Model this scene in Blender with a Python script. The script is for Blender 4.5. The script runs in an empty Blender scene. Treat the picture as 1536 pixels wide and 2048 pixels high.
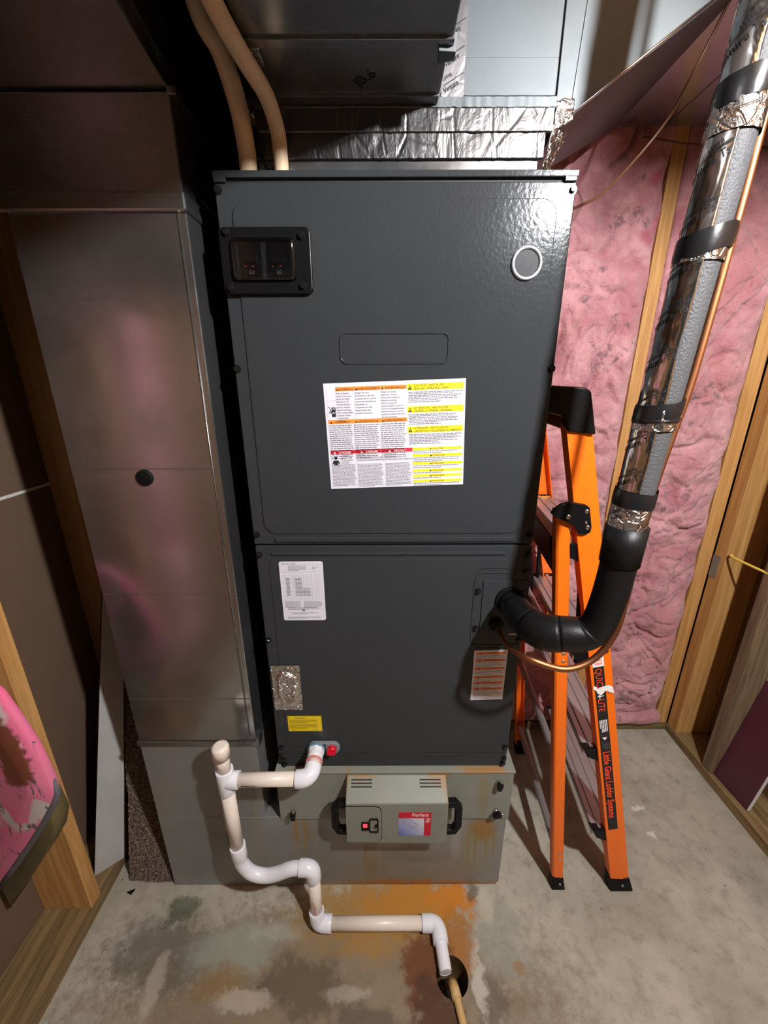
import bpy, bmesh, math, random
from mathutils import Vector, Matrix, noise
from mathutils.geometry import tessellate_polygon
R = random.Random(7)
sc = bpy.context.scene
col = sc.collection
V = Vector

# ------------------------------------------------------------------ camera
PITCH, ROLL, EYE = math.radians(18.2), math.radians(0.15), V((0, 0, 1.49))
fwd = V((0, math.cos(PITCH), -math.sin(PITCH))); up0 = V((0, math.sin(PITCH), math.cos(PITCH))); r0 = V((1, 0, 0))
rgt = r0 * math.cos(ROLL) - up0 * math.sin(ROLL); upv = up0 * math.cos(ROLL) + r0 * math.sin(ROLL)
cd = bpy.data.cameras.new('camera'); cam = bpy.data.objects.new('camera', cd); col.objects.link(cam)
cd.sensor_fit = 'HORIZONTAL'; cd.sensor_width = 36; cd.lens = 36 * 800 / 1536; cd.clip_start = 0.02
m = Matrix((rgt, upv, -fwd)).transposed().to_4x4(); m.translation = EYE; cam.matrix_world = m
sc.camera = cam
# ------------------------------------------------------------------ world, exposure
w = bpy.data.worlds.new('world'); sc.world = w; w.use_nodes = True
w.node_tree.nodes['Background'].inputs[0].default_value = (1.0, 0.93, 0.86, 1)
w.node_tree.nodes['Background'].inputs[1].default_value = 0.03
sc.view_settings.view_transform = 'Standard'; sc.view_settings.look = 'None'
sc.view_settings.gamma = 1; sc.view_settings.use_curve_mapping = False
sc.view_settings.exposure = 0.0
BULB = V((0.668, -0.125, 2.125)); BULB_R = 0.034; BULB_STRENGTH = 3250.0

# ------------------------------------------------------------------ helpers
def rootloc(o):
    l = V((0, 0, 0))
    while o is not None:
        l += o.location; o = o.parent
    return l

def thing(name, label, cat, loc=(0, 0, 0), group=None):
    o = bpy.data.objects.new(name, None); o.empty_display_size = .05; col.objects.link(o)
    o.location = loc; o['label'] = label; o['category'] = cat
    if group: o['group'] = group
    return o

class MB:
    def __init__(s): s.v = []; s.f = []; s.s = []
    def add(s, vs, fs, smooth=False):
        n = len(s.v); s.v += [tuple(p) for p in vs]
        s.f += [tuple(i + n for i in f) for f in fs]; s.s += [smooth] * len(fs); return s
    def box(s, x0, x1, y0, y1, z0, z1):
        return s.hexa([(x0, y0, z0), (x1, y0, z0), (x1, y1, z0), (x0, y1, z0)], [(x0, y0, z1), (x1, y0, z1), (x1, y1, z1), (x0, y1, z1)])
    def hexa(s, b, t):
        return s.add(list(b) + list(t), [(3, 2, 1, 0), (4, 5, 6, 7), (0, 1, 5, 4), (1, 2, 6, 5), (2, 3, 7, 6), (3, 0, 4, 7)])
    def loft(s, rings, smooth=True, cap=True, closed=True):
        n = len(rings[0]); vs = [p for r in rings for p in r]; fs = []
        for i in range(len(rings) - 1):
            for j in range(n if closed else n - 1):
                k = (j + 1) % n
                fs.append((i * n + j, i * n + k, (i + 1) * n + k, (i + 1) * n + j))
        s.add(vs, fs, smooth)
        if cap and closed:
            s.add(rings[0], [tuple(range(n))[::-1]]); s.add(rings[-1], [tuple(range(n))])
        return s
    def tube(s, pts, r, seg=16, cap=True, smooth=True, rot=0, sx=1.0):
        pts = [V(p) for p in pts]; n = len(pts); rs = r if isinstance(r, (list, tuple)) else [r] * n
        T = []
        for i in range(n):
            a = pts[max(0, i - 1)]; b = pts[min(n - 1, i + 1)]; d = b - a
            T.append(d.normalized() if d.length > 1e-9 else (T[-1] if T else V((0, 0, 1))))
        ref = V((0, 0, 1)) if abs(T[0].z) < .9 else V((0, -1, 0))
        nrm = (ref - T[0] * ref.dot(T[0])).normalized(); rings = []
        for i in range(n):
            nrm = (nrm - T[i] * nrm.dot(T[i])).normalized(); bi = T[i].cross(nrm)
            rings.append([pts[i] + (nrm * math.cos(rot + 2 * math.pi * k / seg) * sx + bi * math.sin(rot + 2 * math.pi * k / seg)) * rs[i] for k in range(seg)])
        return s.loft(rings, smooth, cap)
    def prism(s, poly, y0, y1):          # polygon in XZ, extruded along Y
        n = len(poly); a = [(p[0], y0, p[1]) for p in poly]; b = [(p[0], y1, p[1]) for p in poly]
        return s.add(a + b, [tuple(range(n)), tuple(range(2 * n - 1, n - 1, -1))] + [(i, i + n, (i + 1) % n + n, (i + 1) % n) for i in range(n)])
    def prism_v(s, poly, d):             # polygon of 3-d points, extruded by vector d
        n = len(poly); a = [V(p) for p in poly]; b = [p + V(d) for p in a]
        return s.add(a + b, [tuple(range(n)), tuple(range(2 * n - 1, n - 1, -1))] + [(i, i + n, (i + 1) % n + n, (i + 1) % n) for i in range(n)])
    def ring(s, out, inn, y0, y1):       # frame between two outlines of equal length, XZ
        n = len(out); vs = []
        for y in (y0, y1):
            for L in (out, inn): vs += [(p[0], y, p[1]) for p in L]
        fs = []
        for i in range(n):
            k = (i + 1) % n
            fs += [(i, k, n + k, n + i), (2 * n + i, 3 * n + i, 3 * n + k, 2 * n + k), (i, 2 * n + i, 2 * n + k, k), (n + i, n + k, 3 * n + k, 3 * n + i)]
        return s.add(vs, fs)
    def quad(s, a, b, c, d): return s.add([a, b, c, d], [(0, 1, 2, 3)])
    def build(s, name, mat, parent=None, bevel=0, fixn=True, bseg=2):
        me = bpy.data.meshes.new(name); off = rootloc(parent)
        me.from_pydata([tuple(V(p) - off) for p in s.v], [], s.f)
        me.polygons.foreach_set('use_smooth', s.s)
        if fixn:
            bm = bmesh.new(); bm.from_mesh(me); bmesh.ops.remove_doubles(bm, verts=bm.verts, dist=1e-6)
            bmesh.ops.recalc_face_normals(bm, faces=bm.faces); bm.to_mesh(me); bm.free()
        me.materials.append(mat); me.update()
        o = bpy.data.objects.new(name, me); col.objects.link(o); o.parent = parent
        if bevel:
            b = o.modifiers.new('bevel', 'BEVEL'); b.width = bevel; b.segments = bseg; b.limit_method = 'ANGLE'; b.angle_limit = math.radians(40)
        return o

def struct(o, label=None):
    o['kind'] = 'structure'
    if label: o['label'] = label
    return o
def tag(o, label, cat, group=None):
    o['label'] = label; o['category'] = cat
    if group: o['group'] = group
    return o
def part(o, label): o['label'] = label; return o

def rrect(x0, x1, z0, z1, r, n=5):
    P = []
    for cx, cz, a0 in ((x1 - r, z1 - r, 0), (x0 + r, z1 - r, 90), (x0 + r, z0 + r, 180), (x1 - r, z0 + r, 270)):
        for i in range(n + 1):
            a = math.radians(a0 + 90 * i / n); P.append((cx + r * math.cos(a), cz + r * math.sin(a)))
    return P
def circ(cx, cz, r, n=24): return [(cx + r * math.cos(2 * math.pi * i / n), cz + r * math.sin(2 * math.pi * i / n)) for i in range(n)]
def spline(pts, n=8):
    P = [V(p) for p in pts]; P = [P[0] * 2 - P[1]] + P + [P[-1] * 2 - P[-2]]; out = []
    for i in range(1, len(P) - 2):
        for k in range(n):
            t = k / n; a, b, c, d = P[i - 1], P[i], P[i + 1], P[i + 2]
            out.append(.5 * ((2 * b) + (c - a) * t + (2 * a - 5 * b + 4 * c - d) * t * t + (3 * b - a - 3 * c + d) * t ** 3))
    return out + [P[-2]]
def lerp(a, b, t): return a + (b - a) * t
def place(name, me, loc, parent, rot=None):
    o = bpy.data.objects.new(name, me); col.objects.link(o); o.parent = parent
    o.location = V(loc) - rootloc(parent)
    if rot: o.rotation_euler = rot
    return o

# ------------------------------------------------------------------ materials
class NT:
    def __init__(s, name):
        s.m = bpy.data.materials.new(name); s.m.use_nodes = True; s.t = s.m.node_tree
        s.b = s.t.nodes['Principled BSDF']; s.pos = None
    def n(s, kind, **kw):
        o = s.t.nodes.new('ShaderNode' + kind)
        for k, v in kw.items(): setattr(o, k, v)
        return o
    def l(s, a, b): s.t.links.new(a, b)
    def P(s):
        if s.pos is None: s.pos = s.n('NewGeometry').outputs['Position']
        return s.pos
    def mapped(s, scale=(1, 1, 1), src=None):
        a = s.n('VectorMath', operation='MULTIPLY'); s.l(src or s.P(), a.inputs[0]); a.inputs[1].default_value = scale; return a.outputs[0]
    def noise(s, scale, detail=3, rough=.55, stretch=(1, 1, 1), dist=0, src=None):
        a = s.n('TexNoise'); a.inputs['Scale'].default_value = scale; a.inputs['Detail'].default_value = detail
        a.inputs['Roughness'].default_value = rough; a.inputs['Distortion'].default_value = dist
        s.l(s.mapped(stretch, src), a.inputs['Vector']); return a
    def ramp(s, fac, stops):
        a = s.n('ValToRGB'); e = a.color_ramp.elements
        while len(e) > 1: e.remove(e[-1])
        for i, (p, c) in enumerate(stops):
            if i == 0: e[0].position = p; x = e[0]
            else: x = e.new(p)
            x.color = c if len(c) == 4 else (*c, 1)
        s.l(fac, a.inputs[0]); return a.outputs[0]
    def rng(s, fac, a0, a1, b0=0., b1=1.):
        a = s.n('MapRange', interpolation_type='SMOOTHSTEP'); s.l(fac, a.inputs[0])
        for i, x in enumerate((a0, a1, b0, b1)): a.inputs[i + 1].default_value = x
        return a.outputs[0]
    def math(s, op, a, b=None):
        o = s.n('Math', operation=op)
        for i, x in enumerate((a, b)):
            if x is None: continue
            if isinstance(x, (int, float)): o.inputs[i].default_value = x
            else: s.l(x, o.inputs[i])
        return o.outputs[0]
    def mix(s, fac, a, b):
        o = s.n('Mix', data_type='RGBA')
        if isinstance(fac, (int, float)): o.inputs[0].default_value = fac
        else: s.l(fac, o.inputs[0])
        for i, x in ((6, a), (7, b)):
            if isinstance(x, (tuple, list)): o.inputs[i].default_value = (*x, 1) if len(x) == 3 else x
            else: s.l(x, o.inputs[i])
        return o.outputs[2]
    def bump(s, h, strength=.3, dist=.002):
        o = s.n('Bump'); o.inputs['Strength'].default_value = strength; o.inputs['Distance'].default_value = dist
        s.l(h, o.inputs['Height']); s.l(o.outputs[0], s.b.inputs['Normal']); return o
    def blob(s, c, r, warp, soft=(.75, 1.1), axes='xy'):
        """mask: 1 inside an ellipse with a ragged edge; c, r in metres on two world axes"""
        if axes == 'xy': off = (-c[0], -c[1], 0); sc_ = (1 / r[0], 1 / r[1], 0)
        else: off = (-c[0], 0, -c[1]); sc_ = (1 / r[0], 0, 1 / r[1])
        a = s.n('VectorMath', operation='ADD'); s.l(warp, a.inputs[0]); a.inputs[1].default_value = off
        b = s.n('VectorMath', operation='MULTIPLY'); s.l(a.outputs[0], b.inputs[0]); b.inputs[1].default_value = sc_
        d = s.n('VectorMath', operation='LENGTH'); s.l(b.outputs[0], d.inputs[0])
        return s.rng(d.outputs['Value'], soft[0], soft[1], 1., 0.)
    def warp(s, scale, amt, detail=4, stretch=(1, 1, 1)):
        n = s.noise(scale, detail, .65, stretch)
        a = s.n('VectorMath', operation='SUBTRACT'); s.l(n.outputs['Color'], a.inputs[0]); a.inputs[1].default_value = (.5, .5, .5)
        b = s.n('VectorMath', operation='SCALE'); s.l(a.outputs[0], b.inputs[0]); b.inputs['Scale'].default_value = amt
        c = s.n('VectorMath', operation='ADD'); s.l(b.outputs[0], c.inputs[0]); s.l(s.P(), c.inputs[1]); return c.outputs[0]
    def setv(s, **kw):
        for k, v in kw.items():
            k = k.replace('_', ' '); i = s.b.inputs[k]
            i.default_value = (*v, 1) if isinstance(v, (tuple, list)) and len(v) == 3 and i.type == 'RGBA' else v
        return s
    def color(s, x):
        if isinstance(x, (tuple, list)): s.b.inputs['Base Color'].default_value = (*x, 1)
        else: s.l(x, s.b.inputs['Base Color'])

def lin(*c): return tuple(((x / 255 + .055) / 1.055) ** 2.4 if x > 10 else x / 255 / 12.92 for x in c)
def simple(name, c, rough=.5, metal=0., vary=.12, nscale=30, bump=0., bscale=200, bdist=.0006, stretch=(1, 1, 1), **kw):
    t = NT(name); t.setv(Roughness=rough, Metallic=metal, **kw)
    if vary:
        n = t.noise(nscale, 3, .55, stretch)
        t.color(t.mix(n.outputs['Fac'], tuple(x * (1 - vary) for x in c), tuple(min(1, x * (1 + vary)) for x in c)))
    else: t.color(c)
    if bump: t.bump(t.noise(bscale, 2, .5, stretch).outputs['Fac'], bump, bdist)
    return t.m

def m_galv(name, tint=(.56, .57, .58), rough=(.24, .42), stains=None, bumpn=.10, metal=.92):
    t = NT(name); t.setv(Metallic=metal)
    sm = t.noise(5, 5, .6, (1, 1, .6)); sp = t.noise(55, 2)
    base = t.mix(sm.outputs['Fac'], tuple(x * .72 for x in tint), tuple(min(1, x * 1.12) for x in tint))
    base = t.mix(t.math('MULTIPLY', sp.outputs['Fac'], .25), base, tuple(x * .6 for x in tint))
    rv = t.rng(t.noise(3.2, 5, .65, (1, 1, 1.4)).outputs['Fac'], .35, .7, rough[0], rough[1])
    if stains:
        base, msk = stains(t, base)
        rv = t.math('ADD', rv, t.math('MULTIPLY', msk, .35)); t.l(t.math('SUBTRACT', metal, t.math('MULTIPLY', msk, metal * .9)), t.b.inputs['Metallic'])
    t.color(base); t.l(rv, t.b.inputs['Roughness'])
    t.bump(t.noise(7, 2).outputs['Fac'], bumpn, .01); return t.m

def m_wood(name, c0, c1, axis='z', rough=.6, dark=.5):
    t = NT(name); st = {'z': (1, 1, .05), 'y': (1, .05, 1), 'x': (.05, 1, 1)}[axis]
    g = t.noise(70, 4, .6, st, .6); big = t.noise(6, 3, .6, st)
    c = t.mix(t.rng(g.outputs['Fac'], .3, .7), c0, c1)
    c = t.mix(t.math('MULTIPLY', t.rng(big.outputs['Fac'], .4, .75), .45), c, tuple(x * dark for x in c0))
    vor = t.n('TexVoronoi'); vor.inputs['Scale'].default_value = 3.1
    kst = {'z': (1.6, 1.6, .9), 'y': (1.6, .9, 1.6), 'x': (.9, 1.6, 1.6)}[axis]; t.l(t.mapped(kst), vor.inputs['Vector'])
    k = t.rng(vor.outputs['Distance'], .03, .055, 1, 0); c = t.mix(t.math('MULTIPLY', k, .75), c, tuple(x * .25 for x in c0))
    t.color(c); t.setv(Roughness=rough); t.bump(g.outputs['Fac'], .15, .001); return t.m

# floor
def m_floor():
    t = NT('concrete_floor'); wv = t.warp(9, .13, 6); wf = t.warp(24, .06, 5)
    n1 = t.noise(3.2, 6, .62); n2 = t.noise(22, 5, .7); n3 = t.noise(1.6, 3, .5); nd = t.noise(34, 6, .72)
    c = t.mix(t.rng(n1.outputs['Fac'], .3, .7), lin(148, 142, 126), lin(184, 177, 160))
    c = t.mix(t.math('MULTIPLY', t.rng(n2.outputs['Fac'], .45, .75), .50), c, lin(108, 97, 80))
    c = t.mix(t.math('MULTIPLY', t.rng(n3.outputs['Fac'], .5, .65), .35), c, lin(136, 124, 104))
    def add(c, colr, cxy, r, k=.8, soft=(.45, 1.15), w=None):
        b_ = t.blob(cxy, r, w or wv, (.15, 1.35)); b_ = t.math('ADD', b_, t.math('MULTIPLY', t.math('SUBTRACT', nd.outputs['Fac'], .5), 1.5))
        return t.mix(t.math('MULTIPLY', t.rng(b_, .22, .86), k), c, colr)
    # dirt and damp on the left, lime bloom, algae
    c = add(c, lin(120, 98, 70), (-.15, .56), (.80, .28), .75)
    c = add(c, lin(92, 78, 58), (-.22, .60), (.16, .07), .8); c = add(c, lin(84, 74, 58), (-.05, .52), (.14, .06), .7)
    c = add(c, lin(96, 92, 78), (-.62, .66), (.20, .10), .7); c = add(c, lin(74, 84, 62), (-.60, .755), (.07, .045), .75)
    c = add(c, lin(150, 156, 140), (-.42, .67), (.17, .06), .65); c = add(c, lin(168, 172, 158), (-.30, .70), (.10, .03), .5)
    c = add(c, lin(134, 104, 62), (-.43, .60), (.09, .05), .7); c = add(c, lin(186, 174, 158), (-.36, .575), (.10, .025), .6, w=wf)
    c = add(c, lin(188, 176, 160), (-.60, .60), (.03, .09), .55, w=wf); c = add(c, lin(180, 168, 152), (-.10, .585), (.08, .02), .5, w=wf)
    c = add(c, lin(146, 150, 138), (.33, .70), (.09, .12), .6); c = add(c, lin(84, 76, 66), (.27, .56), (.05, .09), .55)
    c = add(c, lin(196, 190, 178), (.245, .62), (.022, .10), .75, w=wf); c = add(c, lin(190, 182, 166), (.30, .76), (.03, .06), .6, w=wf)
    # rust washed from the cabinet to the drain
    c = add(c, lin(158, 118, 52), (-.02, .75), (.30, .12), .85); c = add(c, lin(178, 120, 36), (.10, .765), (.20, .08), .95)
    c = add(c, lin(192, 118, 24), (.20, .785), (.09, .045), .9); c = add(c, lin(158, 102, 38), (.19, .69), (.075, .09), .9)
    c = add(c, lin(104, 58, 20), (.112, .625), (.085, .105), .97, (.7, 1.05)); c = add(c, lin(78, 44, 18), (.130, .53), (.08, .11), .95, (.7, 1.05))
    c = add(c, lin(70, 52, 34), (.265, .80), (.025, .03), .6, w=wf); c = add(c, lin(150, 96, 40), (.36, .63), (.02, .02), .5, w=wf)
    c = add(c, lin(225, 222, 216), (.93, 1.05), (.03, .014), .7, (.3, 1.), wf); c = add(c, lin(225, 222, 216), (.92, .96), (.025, .012), .6, (.3, 1.), wf)
    sp = t.n('TexVoronoi'); sp.inputs['Scale'].default_value = 13; t.l(t.mapped((1, 1, 0)), sp.inputs['Vector'])
    c = t.mix(t.math('MULTIPLY', t.rng(sp.outputs['Distance'], .03, .06, 1, 0), .55), c, lin(58, 44, 34))
    t.color(c); t.l(t.rng(n1.outputs['Fac'], .3, .7, .5, .75), t.b.inputs['Roughness']); t.bump(n2.outputs['Fac'], .25, .003); return t.m

def m_pink(name):
    t = NT(name); n = t.noise(7, 6, .65, dist=.5); f = t.noise(60, 5, .7); g = t.noise(2.6, 3, .5)
    c = t.mix(t.rng(n.outputs['Fac'], .3, .7), lin(178, 112, 118), lin(216, 160, 162))
    c = t.mix(t.math('MULTIPLY', t.rng(f.outputs['Fac'], .5, .85), .55), c, lin(158, 84, 98))
    c = t.mix(t.math('MULTIPLY', t.rng(g.outputs['Fac'], .5, .75), .5), c, lin(196, 124, 116))
    k = t.noise(5.5, 5, .75); k2 = t.noise(34, 4, .7)
    sm = t.math('MULTIPLY', t.rng(k.outputs['Fac'], .56, .62), t.rng(k2.outputs['Fac'], .46, .56))
    c = t.mix(t.math('MULTIPLY', sm, .65), c, lin(96, 74, 80))
    k3 = t.noise(3.3, 2, .5, (1, 1, 1.3)); c = t.mix(t.math('MULTIPLY', t.rng(k3.outputs['Fac'], .68, .74), .7), c, lin(168, 50, 84))
    t.color(c); t.setv(Roughness=.95, Sheen_Weight=.2); t.bump(t.math('ADD', f.outputs['Fac'], t.noise(18, 6, .75, dist=1.).outputs['Fac']), .9, .008); return t.m

def m_camo():
    t = NT('pink_camo_fabric'); wv = t.warp(8, .12, 3)
    v = t.n('TexVoronoi'); v.inputs['Scale'].default_value = 7; t.l(wv, v.inputs['Vector'])
    g = t.noise(16, 4, .6, (3.2, 1, .7), 1.2); h = t.noise(9, 3, .55, (1, 1, .5), .8); b = t.noise(5, 2, .5)
    c = t.mix(t.rng(b.outputs['Fac'], .35, .65), lin(228, 100, 140), lin(212, 122, 150))
    c = t.mix(t.rng(h.outputs['Fac'], .60, .66), c, lin(196, 186, 178)); c = t.mix(t.rng(g.outputs['Fac'], .58, .64), c, lin(96, 84, 92))
    c = t.mix(t.blob((-.735, .80), (.045, .10), t.warp(14, .09, 3), (.8, 1.), 'xz'), c, lin(112, 58, 34))
    t.color(c); t.setv(Roughness=.8); t.bump(t.noise(400, 1).outputs['Fac'], .2, .0005); return t.m

def stains_base(t, base):
    wv = t.warp(14, .05, 4, (1, 1, .25)); wl = t.warp(30, .012, 3)
    msk = None; c = base
    def add(colr, cc, rr, k, soft=(.4, 1.1), w=wv):
        nonlocal msk, c
        b = t.math('MULTIPLY', t.blob(cc, rr, w, soft, 'xz'), k); c = t.mix(b, c, colr)
        msk = b if msk is None else t.math('MAXIMUM', msk, b)
    add(lin(126, 118, 92), (-.05, .05), (.5, .10), .6); add(lin(140, 132, 104), (.27, .18), (.09, .16), .7)
    add(lin(150, 104, 40), (.285, .25), (.05, .06), .8); add(lin(156, 108, 44), (-.262, .25), (.007, .09), .85, (.5, 1.))
    add(lin(150, 112, 56), (-.232, .22), (.01, .12), .7); add(lin(136, 116, 72), (-.25, .22), (.03, .12), .5)
    add(lin(160, 104, 36), (.1, .0), (.34, .03), .9); add(lin(112, 66, 28), (.10, .0), (.30, .008), .9, w=wl)
    add(lin(142, 116, 66), (-.04, .13), (.03, .14), .55); add(lin(116, 104, 80), (.1, .14), (.12, .05), .45)
    add(lin(176, 178, 176), (.02, .19), (.10, .03), .45); add(lin(170, 172, 172), (.21, .22), (.02, .12), .4)
    for x_, w_, z_, h_, k_ in ((.30, .008, .22, .10, .7), (.268, .007, .2, .14, .6), (.322, .006, .2, .1, .5), (.245, .006, .17, .14, .5), (-.214, .004, .24, .08, .6), (-.20, .006, .2, .1, .35), (-.275, .005, .2, .14, .4), (-.45, .03, .3, .2, .35), (-.36, .01, .25, .2, .3), (.0, .006, .1, .1, .4), (-.06, .005, .1, .1, .45)):
        add(lin(150, 120, 62), (x_, z_), (w_, h_), k_)
    return c, msk

def m_paint_grey():
    t = NT('grey_green_enamel'); wv = t.warp(20, .03, 4, (1, 1, .3)); n = t.noise(12, 3)
    c = t.mix(n.outputs['Fac'], lin(122, 125, 114), lin(138, 140, 128))
    for colr, cc, rr, k in ((lin(132, 118, 76), (.275, .39), (.02, .10), .6), (lin(160, 112, 52), (.27, .476), (.09, .008), .8),
                            (lin(150, 110, 54), (.145, .468), (.04, .012), .75), (lin(150, 116, 66), (-.06, .468), (.05, .006), .6),
                            (lin(150, 116, 66), (-.102, .465), (.008, .02), .7), (lin(150, 110, 60), (.165, .455), (.01, .03), .5), (lin(140, 116, 74), (-.22, .478), (.06, .006), .6)):
        c = t.mix(t.math('MULTIPLY', t.blob(cc, rr, wv, (.4, 1.1), 'xz'), k), c, colr)
    t.color(c); t.setv(Roughness=.45); return t.m

def m_powder():
    t = NT('charcoal_powder_coat'); n = t.noise(3, 4, .6)
    t.color(t.mix(n.outputs['Fac'], lin(48, 50, 52), lin(57, 59, 61)))
    t.l(t.rng(n.outputs['Fac'], .3, .7, .17, .22), t.b.inputs['Roughness'])
    t.setv(Specular_IOR_Level=.15); t.bump(t.noise(150, 2, .5, (1, 1, .8)).outputs['Fac'], .16, .002); return t.m

def m_foil(name, bs=35, strength=.6, rough=.16, tint=(.72, .70, .69), stretch=(1, 1, 1), dist=.006):
    t = NT(name); t.setv(Metallic=1., Roughness=rough); n = t.noise(bs, 4, .65, stretch, .6)
    v = t.n('TexVoronoi', feature='DISTANCE_TO_EDGE'); v.inputs['Scale'].default_value = bs * .8; t.l(t.mapped(stretch), v.inputs['Vector'])
    t.color(tint); t.bump(t.math('ADD', n.outputs['Fac'], t.math('MULTIPLY', t.rng(v.outputs['Distance'], 0, .08), .25)), strength, dist); return t.m

def m_carpet(name, c0, c1):
    t = NT(name); n = t.noise(160, 3, .8); t.color(t.mix(t.rng(n.outputs['Fac'], .35, .65), c0, c1)); t.setv(Roughness=1.)
    t.bump(n.outputs['Fac'], 1., .006); return t.m

def m_clear(name, tint=(1, 1, 1), rough=.05):
    t = NT(name); t.color(tint); t.setv(Transmission_Weight=1., Roughness=rough, IOR=1.45); return t.m

MT = dict(
    floor=m_floor(), pink=m_pink('pink_fibreglass'), powder=m_powder(), grey=m_paint_grey(),
    galv=m_galv('galvanised_steel', (.42, .42, .42), (.16, .30), bumpn=.06), galv_base=m_galv('galvanised_steel_stained', (.36, .365, .36), (.40, .55), stains_base, metal=.6),
    galv_bright=m_galv('galvanised_steel_bright', (.135, .146, .152), (.46, .58), bumpn=.04),
    galv_dull=m_galv('galvanised_steel_dull', (.34, .345, .35), (.22, .34), bumpn=.06),
    stud=m_wood('spruce_stud', lin(176, 124, 66), lin(206, 158, 96), dark=.62), stud_dark=m_wood('weathered_stud', lin(96, 78, 58), lin(138, 114, 86)),
    plate_y=m_wood('sill_plate_wood_y', lin(104, 82, 52), lin(150, 122, 82), 'y'), plate_x=m_wood('sill_plate_wood_x', lin(104, 88, 52), lin(142, 122, 78), 'x'),
    joist=m_wood('joist_wood', lin(140, 96, 50), lin(180, 134, 80), 'y'),
    paper=simple('drywall_paper', lin(104, 82, 64), .85, vary=.12, nscale=9, bump=.1), board=simple('sheathing_board', lin(112, 78, 50), .8, vary=.2, nscale=5),
    white=simple('white_paint', lin(215, 212, 205), .7, vary=.05), gypsum=simple('gypsum_core', lin(214, 210, 204), .9, vary=.08, bump=.3),
    burg=simple('burgundy_paint', lin(78, 34, 46), .45, vary=.2, nscale=8), black=simple('black_plastic', (.006, .006, .0065), .35, vary=.1, Specular_IOR_Level=.14),
    rubber=simple('black_rubber', (.005, .005, .005), .6, vary=.1, bump=.2, Specular_IOR_Level=.15), vinyl=simple('black_vinyl_tape', (.010, .010, .011), .28, vary=.1, bump=.25, bscale=60, bdist=.002),
    foam=simple('black_pipe_foam', (.007, .007, .0073), .42, vary=.15, Specular_IOR_Level=.25, bump=.35, bscale=220, bdist=.0008), gfoam=simple('grey_pipe_foam', (.065, .066, .07), .6, vary=.35, nscale=320, bump=.9, bscale=320, bdist=.0015),
    pvc=simple('pvc_pipe', lin(236, 222, 208), .35, vary=.03, Coat_Weight=.15), fit=simple('pvc_fitting', lin(236, 236, 242), .25, vary=.02, Coat_Weight=.2),
    red=simple('red_plastic', lin(200, 14, 40), .3, vary=.03), blue=simple('blue_washer', lin(96, 132, 150), .4, vary=.05), gplas=simple('grey_plastic', lin(126, 130, 136), .4, vary=.05),
    tan=simple('tan_conduit', lin(204, 178, 146), .6, vary=.06, bump=.15), hose=simple('tan_hose', lin(200, 164, 108), .5, vary=.08),
    orange=simple('orange_fibreglass', lin(244, 112, 16), .38, vary=.06, nscale=12), alum=simple('ladder_aluminium', (.50, .46, .45), .42, .75, vary=.2, nscale=25, stretch=(1, .1, 1)),
    steel=simple('bright_steel', (.7, .7, .7), .22, 1., vary=.05), copper=simple('copper', (.42, .17, .075), .46, 1., vary=.3, nscale=18),
    foil=m_foil('foil_tape', 26, .45, .34, (.17, .165, .165), (1, 1, .5)), foilw=m_foil('foil_wrap', 14, .35, .16, (.60, .58, .57), (1, 1, .5)), crumple=m_foil('crumpled_foil', 60, .9, .22, dist=.006),
    label=simple('label_paper', lin(218, 216, 224), .5, vary=0), ink=simple('black_ink', lin(22, 22, 24), .6, vary=0), greyink=simple('grey_ink', lin(122, 120, 128), .6, vary=0),
    lor=simple('label_orange', lin(242, 140, 44), .5, vary=0), lye=simple('label_yellow', lin(252, 222, 20), .5, vary=0), lre=simple('label_red', lin(224, 44, 66), .5, vary=0),
    dor=simple('label_deep_orange', lin(226, 112, 36), .5, vary=0), yel=simple('yellow_sticker', lin(232, 200, 10), .45, vary=0), pinkprint=simple('pink_red_ink', lin(206, 70, 70), .6, vary=0),
    redst=simple('sticker_red', lin(200, 22, 46), .35, vary=0), wht=simple('white_ink', lin(240, 236, 234), .5, vary=0), orink=simple('orange_red_ink', lin(246, 74, 28), .5, vary=0),
    clear=m_clear('clear_plastic'), darkg=simple('dark_interior', (.006, .006, .007), .6, vary=.1), camo=m_camo(), bind=simple('grey_binding', lin(96, 92, 96), .8, vary=.15, nscale=300),
    olive=simple('olive_cloth', lin(92, 80, 44), .85, vary=.25, nscale=20), backing=simple('carpet_backing', lin(176, 174, 170), .9, vary=.12, nscale=14, bump=.4, bscale=260),
    pile=m_carpet('brown_carpet_pile', lin(52, 40, 33), lin(150, 128, 112)), darkpile=m_carpet('dark_carpet_pile', lin(36, 27, 22), lin(80, 64, 54)),
    wire=simple('brown_wire', lin(88, 54, 34), .5, vary=.1), ywire=simple('yellow_cable', lin(226, 196, 84), .5, vary=.05), osb=simple('subfloor', lin(150, 118, 80), .9, vary=.25, nscale=12),
    block=simple('grey_wall', lin(150, 140, 130), .9, vary=.1, nscale=4), porcelain=simple('porcelain', lin(230, 228, 222), .25, vary=0),
)
t = NT('blue_gradient_print'); sp = t.n('SeparateXYZ'); t.l(t.P(), sp.inputs[0])
g = t.math('ADD', t.math('MULTIPLY', t.math('SUBTRACT', sp.outputs[0], .036), 7.), t.math('MULTIPLY', t.math('SUBTRACT', sp.outputs[2], .323), 7.))
t.color(t.ramp(g, [(0, lin(70, 96, 178)), (.75, lin(206, 204, 220)), (1, lin(214, 210, 222))])); t.setv(Roughness=.35); MT['blueg'] = t.m
t = NT('glowing_switch'); t.color(lin(255, 40, 50)); t.setv(Emission_Color=(1, .05, .08), Emission_Strength=1.2); MT['glow'] = t.m
t = NT('bulb_glow'); t.setv(Emission_Color=(.97, .985, 1.0), Emission_Strength=BULB_STRENGTH); t.color((1, 1, 1)); MT['bulb'] = t.m

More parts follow.
